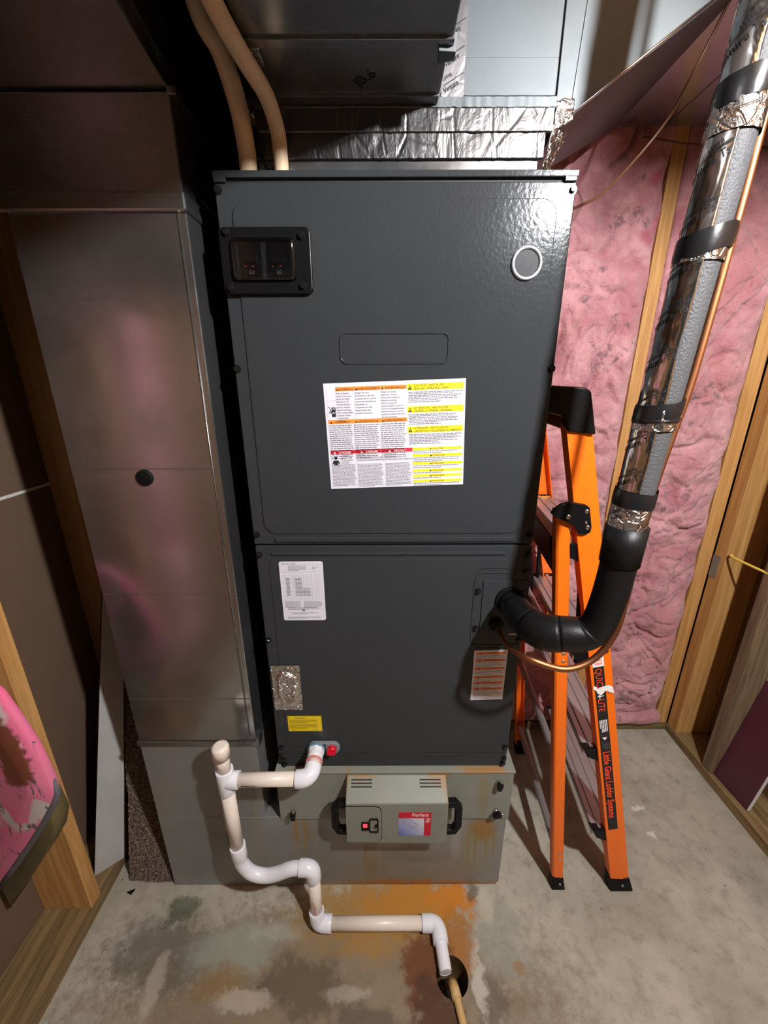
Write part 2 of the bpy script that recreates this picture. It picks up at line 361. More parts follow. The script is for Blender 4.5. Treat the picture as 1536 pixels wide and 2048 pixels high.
# ------------------------------------------------------------------ text and print on flat labels
_tc = {}
def text2d(body, size, align='LEFT', line=1.0, sx=1.0, bold=0.0):
    key = (body, align, line, bold)
    if key not in _tc:
        c = bpy.data.curves.new('txt', 'FONT'); c.body = body; c.size = 1; c.align_x = align; c.align_y = 'TOP_BASELINE'; c.space_line = line; c.resolution_u = 2; c.offset = bold
        o = bpy.data.objects.new('txt', c); col.objects.link(o); bpy.context.view_layer.update()
        me = bpy.data.meshes.new_from_object(o.evaluated_get(bpy.context.evaluated_depsgraph_get()))
        _tc[key] = ([tuple(v.co) for v in me.vertices], [tuple(p.vertices) for p in me.polygons])
        bpy.data.objects.remove(o); bpy.data.curves.remove(c); bpy.data.meshes.remove(me)
    v, f = _tc[key]; return [(p[0] * size * sx, p[1] * size) for p in v], f
class Sheet:
    """a flat printed sheet: local x right, y up from O; layers collected per ink"""
    def __init__(s, O, ux, uy, n): s.O, s.ux, s.uy, s.n = V(O), V(ux).normalized(), V(uy).normalized(), V(n).normalized(); s.L = {}
    def p(s, x, y, k): return s.O + s.ux * x + s.uy * y + s.n * k
    def mb(s, ink, lvl): return s.L.setdefault((ink, lvl), MB())
    def rect(s, ink, x0, x1, y0, y1, lvl=1):
        k = .0004 + .0002 * lvl; s.mb(ink, lvl).quad(s.p(x0, y0, k), s.p(x1, y0, k), s.p(x1, y1, k), s.p(x0, y1, k))
    def poly(s, ink, pts, lvl=1):
        k = .0004 + .0002 * lvl; s.mb(ink, lvl).add([s.p(x, y, k) for x, y in pts], [tuple(range(len(pts)))])
    def text(s, ink, body, x, y, size, align='LEFT', lvl=2, line=1., sx=1., bold=0., rot=0.):
        k = .0004 + .0002 * lvl; v, f = text2d(body, size, align, line, sx, bold); ca, sa = math.cos(rot), math.sin(rot)
        s.mb(ink, lvl).add([s.p(x + a * ca - b * sa, y + a * sa + b * ca, k) for a, b in v], f)
    def words(s, ink, x0, x1, y, n, dy, h, lvl=1, last=.6):
        for i in range(n):
            x = x0; xe = x1 - (R.random() * .12 * (x1 - x0)) if i < n - 1 else lerp(x0, x1, last)
            while x < xe:
                wl = min(xe - x, h * R.uniform(1.2, 5.5)); s.rect(ink, x, x + wl, y - i * dy - h, y - i * dy, lvl); x += wl + h * .55
    def build(s, parent, names):
        for (ink, lvl), mb in s.L.items():
            o = mb.build(names.get(ink, 'printed_text'), MT[ink], parent, fixn=False)
            if len(mb.f) > 1: o['kind'] = 'stuff'

# ================================================================== SETTING
# floor with the drain hole
DC, DR = V((.176, .617)), .042
outer = [V((-1.0, -1.62, 0)), V((1.40, -1.62, 0)), V((1.40, 1.56, 0)), V((-1.0, 1.56, 0))]
hole = [V((DC.x + DR * math.cos(a), DC.y + DR * math.sin(a), 0)) for a in [-2 * math.pi * i / 32 for i in range(32)]]
tri = tessellate_polygon([outer, hole]); pts = outer + hole
mb = MB(); mb.add(pts, tri); n = len(mb.v)
fl = mb.build('floor', MT['floor']); struct(fl, 'stained concrete basement floor with rust around the drain hole')
fl.data.flip_normals() if fl.data.polygons[0].normal.z < 0 else None
d = thing('floor_drain', 'round open drain hole in the rust-stained concrete', 'drain', (DC.x, DC.y, -.12))
mb = MB(); rings = [[(DC.x + r * math.cos(2 * math.pi * k / 32), DC.y + r * math.sin(2 * math.pi * k / 32), z) for k in range(32)] for r, z in ((DR, -.001), (DR * .98, -.03), (DR * .94, -.12))]
mb.loft(rings, True, False); mb.add(rings[-1], [tuple(range(32))]); mb.build('drain_sleeve', simple('rusty_sleeve', lin(84, 62, 30), .7, vary=.4, nscale=60), d)
mb = MB(); mb.box(DC.x - .012, DC.x + .012, DC.y - .038, DC.y + .036, -.115, -.09); mb.build('sludge', simple('wet_sludge', lin(40, 30, 18), .2, vary=.3), d, .004)

STUD_D = .14
# left wall: paper-backed drywall on the far side of open studs
mb = MB(); mb.box(-1.0, -.988, -1.6, 1.54, 0, 2.53); wl = mb.build('wall_left', MT['paper']); struct(wl, 'open stud wall with brown paper-backed drywall behind the studs')
def stud(wall, x0, x1, y0, y1, z0=.038, z1=2.50, mt='stud', nm='stud'):
    mb = MB(); mb.box(x0, x1, y0, y1, z0, z1); return mb.build(nm, MT[mt], wall, .0025)
for y in (1.148, .742, .336, -.07, -.476, -.882, -1.288): stud(wl, -.988, -.848, y, y + .038)
mb = MB(); mb.box(-.988, -.845, -1.6, 1.40, 0, .038); mb.build('sill_plate', MT['plate_y'], wl, .002)
mb = MB(); mb.box(-.9885, -.9865, .79, 1.15, 1.199, 1.207); mb.build('drywall_joint', MT['white'], wl)
# back wall
mb = MB(); mb.box(-1.0, 1.41, 1.54, 1.56, 0, 2.53); wb = mb.build('wall_back', MT['board']); struct(wb, 'back stud wall filled with pink insulation')
for x in (-.804, -.398, .008, .414): stud(wb, x, x + .038, 1.40, 1.54)
stud(wb, .822, .862, 1.40, 1.54); stud(wb, 1.205, 1.256, 1.40, 1.54)
mb = MB(); mb.box(-.988, 1.258, 1.40, 1.54, 0, .038); mb.build('sill_plate', MT['plate_x'], wb, .002)
# right wall
mb = MB(); mb.box(1.398, 1.41, -1.6, 1.54, 0, 2.53); wr = mb.build('wall_right', MT['board']); struct(wr, 'open stud wall on the right with bare sheathing')
stud(wr, 1.259, 1.398, 1.345, 1.398)
for y in (1.156,): stud(wr, 1.258, 1.398, y, y + .04, mt='stud_dark')
for y in (.75, .344, -.062, -.468, -.874): stud(wr, 1.258, 1.398, y, y + .038)
mb = MB(); mb.box(1.256, 1.398, -1.6, 1.40, 0, .038); mb.build('sill_plate', MT['plate_y'], wr, .002)
mb = MB(); mb.box(1.2575, 1.2595, 1.366, 1.398, .77, .86); mb.build('nail_plate', simple('dull_zinc', (.30, .28, .27), .6, .6, vary=.2), wr)
# ceiling; the room is open behind the viewer
mb = MB(); mb.box(-1.0, 1.41, -1.62, 1.56, 2.53, 2.55); ce = mb.build('ceiling', MT['osb']); struct(ce, 'underside of the floor above between bare joists')
for x in (-.92, -.514, -.108, .298, .668, 1.11): 
    mb = MB(); mb.box(x - .019, x + .019, -1.6, 1.54, 2.20, 2.53); mb.build('joist', MT['joist'], ce)

# pink batts in the back wall and one in the left wall
def batt(x0, x1, z0, z1, label, nx=80, nz=420, bulge=.045, seed=0, axis='x', wallpos=1.40, back=.13):
    vs = []; fs = []
    for j in range(nz + 1):
        for i in range(nx + 1):
            u, v = i / nx, j / nz; x = lerp(x0, x1, u); z = lerp(z0, z1, v)
            e = min(u, 1 - u) * (x1 - x0); ez = min(v, 1 - v) * (z1 - z0)
            prof = (1 - math.exp(-e / .035)) * (1 - math.exp(-ez / .05))
            q = V((x * 5.2 + seed, z * 5.2, seed * 1.7))
            a = noise.turbulence(q, 4, False); b = noise.noise(q * .45) ; c = noise.fractal(q * 4, .9, 2.2, 3)
            qq = V((x * 7 + seed + .5 * noise.noise(V((x * 8, z * 8, seed))), z * 7 + .8 * noise.noise(V((x * 5, z * 5, seed + 4))), 4)); ridge = -.018 * max(0, 1 - 5 * abs(noise.noise(qq))) ** 2 - .010 * max(0, 1 - 6 * abs(noise.noise(qq * 2.3))) ** 2
            y = bulge * prof * (1 + .5 * b) + prof * (a * .022 + c * .006 + ridge) - .004
            xx = x + .012 * noise.noise(V((z * 11, seed, 3))) * (1 if u < .5 else -1) * math.exp(-e / .03)
            if min(e, ez) <= 1e-6: y = -back
            vs.append((xx, wallpos - y, z) if axis == 'x' else (wallpos + y, xx, z))
    W = nx + 1
    for j in range(nz):
        for i in range(nx): fs.append((j * W + i, j * W + i + 1, (j + 1) * W + i + 1, (j + 1) * W + i))
    mb = MB(); mb.add(vs, fs, True); o = mb.build('insulation_batt', MT['pink'], None, fixn=False)
    return tag(o, label, 'insulation', 'pink insulation batts between the studs')
batt(.862, 1.203, .075, 2.50, 'pink insulation batt filling the wall bay right of the ladder, next to the corner', seed=3)
batt(.453, .821, .05, 2.50, 'pink insulation batt behind the orange ladder, between handler and first bare stud', seed=11)
batt(.047, .412, .05, 2.50, 'pink insulation batt hidden mostly behind the charcoal air handler', nx=16, nz=60, seed=5)
batt(-.030, .230, .30, 1.74, 'pink insulation batt in the left stud wall, seen mirrored in the tall duct', nx=16, nz=70, seed=8, axis='y', wallpos=-.885, back=.09)
# the bottom of the right batt slumps over the plate
mb = MB(); rings = []
for i in range(25):
    x = lerp(.868, 1.19, i / 24); rr = .028 + .012 * noise.noise(V((x * 9, 1, 2))); zc = .085 + .016 * noise.noise(V((x * 7, 5, 2)))
    rings.append([(x, 1.385 + math.cos(a) * rr * .9 + .01 * noise.noise(V((x * 12, a, 1))), zc + math.sin(a) * rr) for a in [2 * math.pi * k / 14 for k in range(14)]])
mb.loft(rings); tag(mb.build('insulation_scrap', MT['pink']), 'slumped roll of pink insulation at the foot of the right bay', 'insulation')

# lamp on the joist, the one light in the room
L = thing('ceiling_lamp', 'bare bulb in a porcelain lampholder under a joist', 'lamp', BULB)
mb = MB(); bx, by, bz = BULB
mb.loft([[(bx + r * math.cos(2 * math.pi * k / 24), by + r * math.sin(2 * math.pi * k / 24), z) for k in range(24)] for r, z in ((.055, 2.199), (.055, 2.190), (.03, 2.184), (.022, 2.155))]); mb.build('lampholder', MT['porcelain'], L)
mb = MB(); rr = []
for i in range(13):
    a = math.pi * i / 12; r_ = max(.0008, BULB_R * math.sin(a)); zz = bz - BULB_R * math.cos(a)
    if i > 9: r_ = max(r_, .014)
    rr.append([(bx + r_ * math.cos(2 * math.pi * k / 20), by + r_ * math.sin(2 * math.pi * k / 20), zz) for k in range(20)])
mb.loft(rr); mb.build('bulb', MT['bulb'], L)

# ================================================================== AIR HANDLER
HY = .825
AH = thing('air_handler', 'tall charcoal grey air handler cabinet standing on the filter box', 'air handler', (.021, 1.09, .48))
mb = MB(); mb.box(-.288, .330, .834, 1.30, .481, 1.826); mb.build('cabinet', MT['powder'], AH, .002)
# upper panel with raised field and bead
mb = MB(); mb.box(-.290, .332, .8275, .836, 1.143, 1.8135); mb.build('upper_panel', MT['powder'], AH, .002); up_ = AH.children[-1]
mb = MB(); mb.prism(rrect(-.264, .304, 1.168, 1.789, .028, 6), .8252, .829); mb.build('raised_field', MT['powder'], up_, .0022)
mb = MB(); mb.ring(rrect(-.084, .126, 1.520, 1.577, .013), rrect(-.0805, .1225, 1.5235, 1.5735, .010), .8232, .826); mb.build('badge_recess', MT['powder'], up_, .0012)
mb = MB(); mb.prism(rrect(-.243, .290, 1.148, 1.160, .004, 3), .8245, .829); mb.build('stiffening_bead', MT['powder'], up_, .002)
# top rail
mb = MB(); mb.box(-.2905, .333, .823, .84, 1.8185, 1.829); mb.build('top_rail', MT['powder'], AH, .0015)
for xt in (.310, -.289):
    mb = MB(); mb.box(xt, xt + .020, .8225, .83, 1.812, 1.8195); mb.build('rail_tab', MT['powder'], AH, .001)
mb = MB(); mb.box(-.288, .331, .831, .84, 1.8125, 1.8195); mb.build('rail_gap', MT['darkg'], AH)
# lower panel
mb = MB(); mb.box(-.289, .333, .8275, .836, .528, 1.138); mb.build('lower_panel', MT['powder'], AH, .002); lp = AH.children[-1]
mb = MB(); mb.prism([(-.262, .555), (.300, .555), (.300, .868), (.222, .868), (.205, .885), (.205, 1.064), (.222, 1.081), (.285, 1.081), (.285, 1.098), (.275, 1.106), (-.250, 1.106), (-.262, 1.094)], .8262, .829); mb.build('raised_field', MT['powder'], lp, .0022)
mb = MB(); mb.prism(rrect(-.255, .275, 1.1155, 1.1235, .003, 3), .8248, .829); mb.build('stiffening_bead', MT['powder'], lp, .0018)
mb = MB(); mb.prism(circ(.065, .653, .012), .8257, .829); mb.build('knockout_boss', MT['powder'], lp, .001)
mb = MB(); mb.ring(rrect(.208, .336, .874, 1.072, .02), rrect(.2105, .3335, .8765, 1.0695, .018), .8255, .829); mb.build('access_surround', MT['powder'], lp, .0008)
mb = MB(); mb.box(.229, .3325, .8245, .829, .909, 1.051); ap = mb.build('access_plate', MT['powder'], AH, .001)
mb = MB(); mb.box(.300, .3325, .8238, .826, .9065, .9095); mb.build('bare_edge', simple('cream_edge', lin(216, 190, 130), .5, vary=0), ap)
mb = MB(); mb.tube([(.267, .826, .937), (.267, .818, .937), (.267, .812, .937)], [.0165, .0165, .012], 24); mb.build('rubber_grommet', MT['rubber'], ap)
mb = MB(); mb.tube([(.294, .826, 1.0), (.294, .818, 1.0)], [.036, .034], 24); mb.build('rubber_grommet', MT['rubber'], ap)
mb = MB(); mb.box(-.281, .333, .829, .84, .4805, .5255); mb.build('base_rail', MT['powder'], AH, .0015)
# screws: hex heads with washer
def screw_mesh():
    mb = MB(); mb.tube([(0, 0, 0), (0, -.0012, 0)], .0076, 14, smooth=False); mb.tube([(0, -.0012, 0), (0, -.0055, 0), (0, -.0064, 0)], [.0056, .0056, .0046], 6, smooth=False)
    mb.tube([(0, -.0064, 0), (0, -.0065, 0)], .002, 6, smooth=False)
    o = mb.build('screw', simple('black_screw', (.012, .012, .013), .22, .3, vary=0)); me = o.data; bpy.data.objects.remove(o); return me
SM = screw_mesh()
for x, z in ((-.285, 1.802), (.326, 1.801), (-.285, 1.512), (.327, 1.511), (-.283, 1.166), (.323, 1.166)): place('screw', SM, (x, .8275, z), up_)
for x, z in ((-.282, 1.117), (.325, 1.117), (.325, 1.074), (-.282, .890), (.327, .889), (.324, .550), (-.279, .551)): place('screw', SM, (x, .8275, z), lp)
for x, z in ((.218, 1.024), (.325, 1.023), (.220, .924)): place('screw', SM, (x, .8262, z), ap)
for x, z in ((.326, .507), (-.278, .507), (.322, .489), (-.274, .489)): place('screw', SM, (x, .829, z), AH)
# breaker window
mb = MB(); mb.ring(rrect(-.289, -.128, 1.640, 1.745, .010), rrect(-.263, -.160, 1.666, 1.724, .006), .816, .829); bw = mb.build('breaker_window', MT['black'], AH, .002)
mb = MB(); mb.box(-.264, -.158, .827, .832, 1.662, 1.727); mb.build('breaker_backing', MT['darkg'], bw)
mb = MB(); mb.loft([[(p[0], y, p[1]) for p in rrect(-.267 + i, -.155 - i, 1.661 + i, 1.728 - i, .007)] for y, i in ((.816, 0), (.808, .0015), (.806, .005))]); mb.build('clear_cover', MT['clear'], bw)
for x0 in (-.257, -.208):
    mb = MB(); mb.box(x0, x0 + .040, .822, .829, 1.668, 1.722); mb.box(x0 + .008, x0 + .032, .818, .824, 1.690, 1.703); mb.build('breaker_toggle', MT['black'], bw, .001)
    s = Sheet((x0, .8215, 1.668), (1, 0, 0), (0, 0, 1), (0, -1, 0)); s.text('greyink', '60', .016, .004, .010); s.rect('pinkprint', .008, .012, .016, .0175); s.rect('pinkprint', .022, .026, .016, .0175); s.build(bw, {'greyink': 'amp_rating', 'pinkprint': 'toggle_mark'})
for x, z in ((-.274, 1.737), (-.143, 1.731), (-.276, 1.650), (-.145, 1.653)): place('screw', SM, (x, .816, z), bw)
# round sight port
mb = MB(); mb.tube([(.258, .8255, 1.690), (.258, .8235, 1.690)], .0215, 28); spo = mb.build('sight_port', simple('smoked_disc', (.03, .03, .032), .4, vary=.5, nscale=90, Specular_IOR_Level=.12), AH)
mb = MB(); mb.loft([[(.258 + r * math.cos(2 * math.pi * k / 36), y, 1.690 + r * math.sin(2 * math.pi * k / 36)) for k in range(36)] for r, y in ((.0275, .8255), (.0275, .8215), (.0262, .8195), (.0235, .8195), (.0222, .8215), (.0222, .8255))], True, False); mb.build('clear_rim', simple('clear_rim_plastic', (.72, .73, .76), .10, vary=0, Transmission_Weight=.45), spo)
# drain pan port and red plug
mb = MB(); mb.prism(rrect(-.204, -.120, .5365, .5735, .0184, 8), .818, .829); dp = mb.build('drain_port', MT['gplas'], AH, .0015)
mb = MB(); mb.prism(circ(-.182, .555, .0235), .812, .819); mb.build('blue_washer', MT['blue'], dp, .002)
mb = MB(); mb.box(-.166, -.157, .8172, .82, .540, .570); mb.build('port_slot', MT['darkg'], dp)
mb = MB(); mb.tube([(-.141, .819, .555), (-.141, .810, .555), (-.141, .807, .555)], [.0125, .0125, .010], 20); mb.box(-.1515, -.1305, .800, .809, .5515, .5585); mb.build('red_plug', MT['red'], dp, .0008)
# foil patch with an oval plate under it
mb = MB(); vs = []; fs = []; nx, nz = 20, 36
for j in range(nz + 1):
    for i in range(nx + 1):
        x = lerp(-.283, -.211, i / nx); z = lerp(.681, .818, j / nz); dx = max(0, abs(x + .2465) - .0); dz = max(0, abs(z - .752) - .026)
        rr_ = math.hypot(dx / 1.0, dz); bul = .0085 * max(0, 1 - max(0, rr_ - .019) / .006) if rr_ < .025 else 0
        if rr_ < .014: bul *= .35
        y = .8245 - bul - .0022 * abs(noise.fractal(V((x * 60, z * 45, 3)), .8, 2, 3)); vs.append((x + .002 * noise.noise(V((z * 90, 2, i == 0))), y, z + .001 * noise.noise(V((x * 200, 1, 1)))))
for j in range(nz):
    for i in range(nx): a = j * (nx + 1) + i; fs.append((a, a + 1, a + nx + 2, a + nx + 1))
mb.add(vs, fs, True); part(mb.build('foil_patch', MT['crumple'], AH, fixn=False), 'crinkled foil tape over an oval knockout')

# ---- warning label (tilted a little)
O = V((-.112, .8248, 1.271)); ux = V((.280, 0, .0095)); uy = V((-.007, 0, .213)); W_, H_ = .280, .2135
def sheet_base(name, O, ux, uy, W, H, mat, parent, r=0.0, th=.0005):
    s = Sheet(O, ux, uy, (0, -1, 0)); pl = rrect(0, W, 0, H, r, 4) if r else [(0, 0), (W, 0), (W, H), (0, H)]
    mb = MB(); mb.prism_v([s.p(x, y, 0) for x, y in pl], V((0, -th, 0))); return s, mb.build(name, MT[mat], parent)
s, lab = sheet_base('warning_label', O, ux, uy, W_, H_, 'label', AH); part(lab, 'white warning label with orange, yellow and red headings in three languages')
def U(x): return (x - 78) / 1365 * W_          # zoomed crop units -> metres
def Q(y): return H_ - y * H_
def tri_mark(ink, x, y, h, lvl=3): s.poly(ink, [(x - h * .6, y), (x + h * .6, y), (x, y + h)], lvl)
c1, c2, c3, c4, c5 = .0045, .060, .112, .1635, .2762
x1_ = .0230
s.rect('lor', x1_, c4, Q(.072), Q(.036))
for (xa, xb, tx) in ((x1_, c2, 'WARNING'), (c2, c3 - .001, 'AVERTISSEMENT'), (c3, c4, 'ADVERTENCIA')):
    s.text('ink', tx, (xa + xb) / 2 + .003, Q(.068), .0062, 'CENTER', 3); tri_mark('ink', xa + .005 - .001, Q(.068), .004)
for (xa, tx, sz) in ((x1_ + .001, 'Risk of electric\nshock. Can cause\ninjury or death:\ndisconnect all\nremote electric\npower supplies\nbefore servicing.\nThis compartment\nmust be closed\nexcept when\nservicing.', .0049), (c2 + .001, 'Danger de choc\nélectrique ou de mort.\nCoupez tout le courant\navant tout entretien ou\nréparation, le\ncompartiment doit\nrester fermé sauf\npendant l\'entretien.', .0050), (c3 + .001, 'Peligro de choque\neléctrico o muerte.\nDesconecte todas las\nfuentes de energía\neléctrica antes de\nmantenimiento o servicio\ntécnico. El compartimiento\ndebe permanecer cerrado\nexcepto durante el servicio\nde mantenimiento.', .0048)):
    s.text('ink', tx, xa, Q(.100), sz, 'LEFT', 2, 1.08 if xa < c2 else 1.12, .88)
# hand-and-spark pictogram
hx, hz = .0170, Q(.285)
s.rect('ink', hx - .004, hx + .004, hz - .004, hz + .010); [s.rect('ink', hx - .0042 + i * .0022, hx - .0026 + i * .0022, hz + .009, hz + .0165 - abs(i - 1.6) * .0012) for i in range(4)]
s.poly('ink', [(hx - .004, hz + .002), (hx - .0072, hz + .008), (hx - .0058, hz + .009), (hx - .0035, hz + .006)]); s.poly('label', [(hx - .003, hz + .003), (hx - .001, hz + .006), (hx, hz + .004), (hx + .0035, hz + .006), (hx + .001, hz + .002), (hx - .0005, hz + .0035)], 2)
s.poly('ink', [(.006, hz + .016), (.009, hz + .014), (.010, hz + .009), (.0075, hz + .005), (.0105, hz + .002), (.0115, hz + .003), (.0092, hz + .0055), (.0115, hz + .009), (.0102, hz + .0148), (.0066, hz + .0172)])
s.rect('lor', c1, c4, Q(.367), Q(.330))
for (xa, xb, tx) in ((c1, .055, 'WARNING'), (.055, .109, 'ADVERTENCIA'), (.109, c4, 'AVERTISSEMENT')):
    s.text('ink', tx, (xa + xb) / 2 + .003, Q(.363), .0062, 'CENTER', 3); tri_mark('ink', xa + .006, Q(.363), .004)
    s.words('greyink', xa + .001, xb - .0015, Q(.380), 17, .0042, .0020)
s.rect('lre', c1, .1735, Q(.655), Q(.618))
for (xa, xb, tx, sub) in ((c1, .058, 'DANGER', ''), (.058, .116, 'DANGER', 'RISQUE\nD\'EMPOISONNEMENT AU\nMONOXYDE DE CARBONE'), (.116, .1735, 'PELIGRO', 'RIESGO DE\nINTOXICACIÓN POR\nMONÓXIDO DE CARBONO')):
    s.text('wht', tx, (xa + xb) / 2 + .003, Q(.651), .0062, 'CENTER', 3); tri_mark('wht', (xa + xb) / 2 - .018, Q(.651), .004)
    if sub: s.text('ink', sub, xa + .001, Q(.684), .0050, 'LEFT', 2, 1.0, .92)
    s.words('greyink', xa + .001, xb - .002, Q(.760), 19 if sub else 18, .0026, .0014)
s.text('ink', 'CARBON\nMONOXIDE\nPOISONING\nHAZARD', .025, Q(.682), .0048, 'LEFT', 2, 1., .92)
hx, hz = .0145, Q(.735); s.poly('ink', [(hx + .0032 * math.cos(a), hz + .009 + .0032 * math.sin(a)) for a in [2 * math.pi * i / 14 for i in range(14)]])
s.poly('ink', [(hx - .0085, hz - .004), (hx - .005, hz + .004), (hx + .005, hz + .004), (hx + .0085, hz - .004), (hx + .006, hz - .0045), (hx + .004, hz - .001), (hx + .004, hz - .006), (hx - .004, hz - .006), (hx - .004, hz - .001), (hx - .006, hz - .0045)])
for yy, a, b in ((.030, 'CAUTION - INSTALLER', '(BEFORE OPERATING UNIT)'), (.232, 'ATTENTION - INSTALLEUR', '(AVANT D\'OPERER L\'APPAREIL)'), (.418, 'ATENCIÓN - INSTALADOR', '(ANTES DE FUNCIONAR LA UNIDAD)')):
    s.rect('lye', c4 + .001, c5, Q(yy + .058), Q(yy)); s.text('ink', a + '\n' + b, c4 + .0145, Q(yy + .026), .0060, 'LEFT', 3, 1.0, .94)
    s.poly('ink', [(c4 + .0025, Q(yy + .052)), (c4 + .0105, Q(yy + .052)), (c4 + .0065, Q(yy + .010))], 2); s.rect('lye', c4 + .0060, c4 + .0070, Q(yy + .044), Q(yy + .024), 3)
    s.words('greyink', c4 + .003, c5 - .001, Q(yy + .072), 4, .0062, .0019); s.words('greyink', c4 + .005, c5 - .01, Q(yy + .086), 3, .0062, .0017)
for i, (yy, tx, nl) in enumerate(((.618, 'CAUTION', 2), (.683, 'ATTENTION', 3), (.762, 'ATENCIÓN', 2), (.832, 'CAUTION', 1), (.884, 'ATTENTION', 1), (.938, 'ATENCIÓN', 2))):
    s.rect('lye', .1745, c5, Q(yy + .026), Q(yy)); s.text('ink', tx, .226, Q(yy + .023), .0050, 'CENTER', 3); tri_mark('ink', .2125 - .001, Q(yy + .023), .0034)
    s.words('greyink', .1755, c5 - .002, Q(yy + .033), nl, .0038, .0016)
for a in ((x1_, x1_ + .0003, .036, .32), (c2, c2 + .0003, .072, .33), (c3, c3 + .0003, .072, .33), (.055, .0553, .367, .618), (.109, .1093, .367, .618), (.058, .0583, .655, .97), (.116, .1163, .655, .97), (.1737, .174, .62, .97), (c1, c1 + .0003, .04, .97), (c5, c5 + .0003, .03, .97)):
    s.rect('greyink', a[0], a[1], Q(a[3]), Q(a[2]))
s.rect('greyink', c1, x1_, Q(.157), Q(.1555)); s.rect('greyink', c1, c5, Q(.972), Q(.970))
s.build(lab, {'ink': 'printed_text', 'lor': 'orange_heading', 'lye': 'yellow_heading', 'lre': 'red_heading', 'greyink': 'fine_print', 'wht': 'white_heading_text', 'label': 'pictogram_detail'})
# ---- rating plate
s, lab = sheet_base('rating_label', (-.2385, .8257, .9475), (1, 0, .006), (-.005, 0, 1), .100, .1535, 'label', AH, .005); part(lab, 'white rating label with a printed table and rounded corners')
for y in (.145, .133, .129, .127, .0095, .0215, .0305): s.rect('greyink', .004, .096, y, y + .0003)
for i in range(20): s.rect('greyink', .005, .097, .054 + i * .0034, .0542 + i * .0034)
for x in (.012, .030, .033, .043, .053, .062, .072, .081, .087): s.rect('greyink', x, x + .0003, .054, .1225)
for i in range(14): s.words('greyink', .013, .027, .112 - i * .0034 + .0, 1, 1, .0020); s.words('greyink', .034, .060 if i < 8 else .092, .112 - i * .0034, 1, 1, .0018)
s.words('greyink', .006, .06, .149, 1, 1, .0018); s.words('greyink', .02, .062, .143, 5, .0028, .0013); s.words('greyink', .075, .09, .140, 2, .003, .0013)
s.words('greyink', .006, .045, .051, 7, .0026, .0013); s.words('greyink', .05, .096, .051, 7, .0026, .0013); s.words('greyink', .012, .09, .0345, 3, .0025, .0012); s.words('greyink', .02, .08, .0205, 2, .0028, .0012); s.words('greyink', .01, .09, .0085, 2, .0028, .0012)
s.poly('greyink', [(.048 + .0035 * math.cos(a), .0275 - .0005 + .0028 * math.sin(a)) for a in [2 * math.pi * i / 12 for i in range(12)]])
s.build(lab, {'greyink': 'fine_print'})
# ---- orange banded label
s, lab = sheet_base('refrigerant_label', (.2205, .8257, .709), (.0825, 0, .003), (.0005, 0, .150), .082, .151, 'label', AH); part(lab, 'white label with six orange warning bands by the copper line')
for i, y in enumerate((.139, .118, .0935, .068, .050, .0315)):
    s.rect('dor', .004, .078, y, y + .0068); s.poly('ink', [(.012, y + .0008), (.018, y + .0008), (.015, y + .0058)], 2); s.text('ink', ('WARNING', 'AVERTISSEMENT', 'ADVERTENCIA')[i % 3], .046, y + .0014, .0055, 'CENTER', 2)
    s.words('greyink', .006, .076, y - .0025, (4, 4, 4, 3, 3, 5)[i], .0036, .0014)
s.build(lab, {'dor': 'orange_heading', 'ink': 'printed_text', 'greyink': 'fine_print'})
# ---- yellow label
s, lab = sheet_base('yellow_notice_label', (-.2535, .8257, .6085), (1, 0, .003), (-.004, 0, 1), .0885, .0500, 'yel', AH); part(lab, 'small yellow notice label with black fine print')
s.words('ink', .018, .070, .0445, 1, 1, .0024); s.words('ink', .004, .084, .038, 4, .0032, .0012); s.words('ink', .004, .084, .0235, 5, .0032, .0012); s.rect('ink', .003, .0855, .0065, .0068); s.words('ink', .010, .024, .0045, 1, 1, .0012); s.words('ink', .07, .084, .0045, 1, 1, .0012)
for a in ((.002, .0865, .002, .0023), (.002, .0865, .0475, .0478), (.002, .0023, .002, .0478), (.0862, .0865, .002, .0478)): s.rect('ink', *a)
s.build(lab, {'ink': 'printed_text'})

# ================================================================== FILTER BOX, AIR CLEANER, PLENUM BASE
FC = thing('filter_cabinet', 'grey-green enamelled filter cabinet under the air handler', 'cabinet', (.028, 1.09, .297))
mb = MB(); mb.box(-.298, .354, .813, 1.30, .2975, .472); mb.build('body', MT['grey'], FC, .0015)
mb = MB(); mb.box(-.300, .357, .811, 1.302, .472, .4795); mb.build('top_lip', MT['grey'], FC, .0015)
def latch(x, z, rot):
    g = Matrix.Rotation(rot, 3, 'Y'); mb = MB()
    mb.tube([(x, .813, z), (x, .805, z)], .007, 12); mb.build('latch_post', MT['steel'], FC)
    mb = MB(); c = V((x, .798, z)); mb.hexa([c + g @ V(p) for p in ((-.006, -.006, -.012), (.006, -.006, -.012), (.006, .006, -.010), (-.006, .006, -.010))], [c + g @ V(p) for p in ((-.008, -.006, .012), (.008, -.006, .012), (.007, .006, .012), (-.007, .006, .012))])
    mb.build('wing_knob', MT['black'], FC, .002)
    mb = MB(); q = c + g @ V((.002, .0, .013)); mb.tube([q, q + g @ V((0, 0, .004))], .0045, 8); mb.build('knob_cap', MT['steel'], FC)
latch(-.257, .331, 0); latch(.313, .442, .1); latch(.314, .333, 1.2)

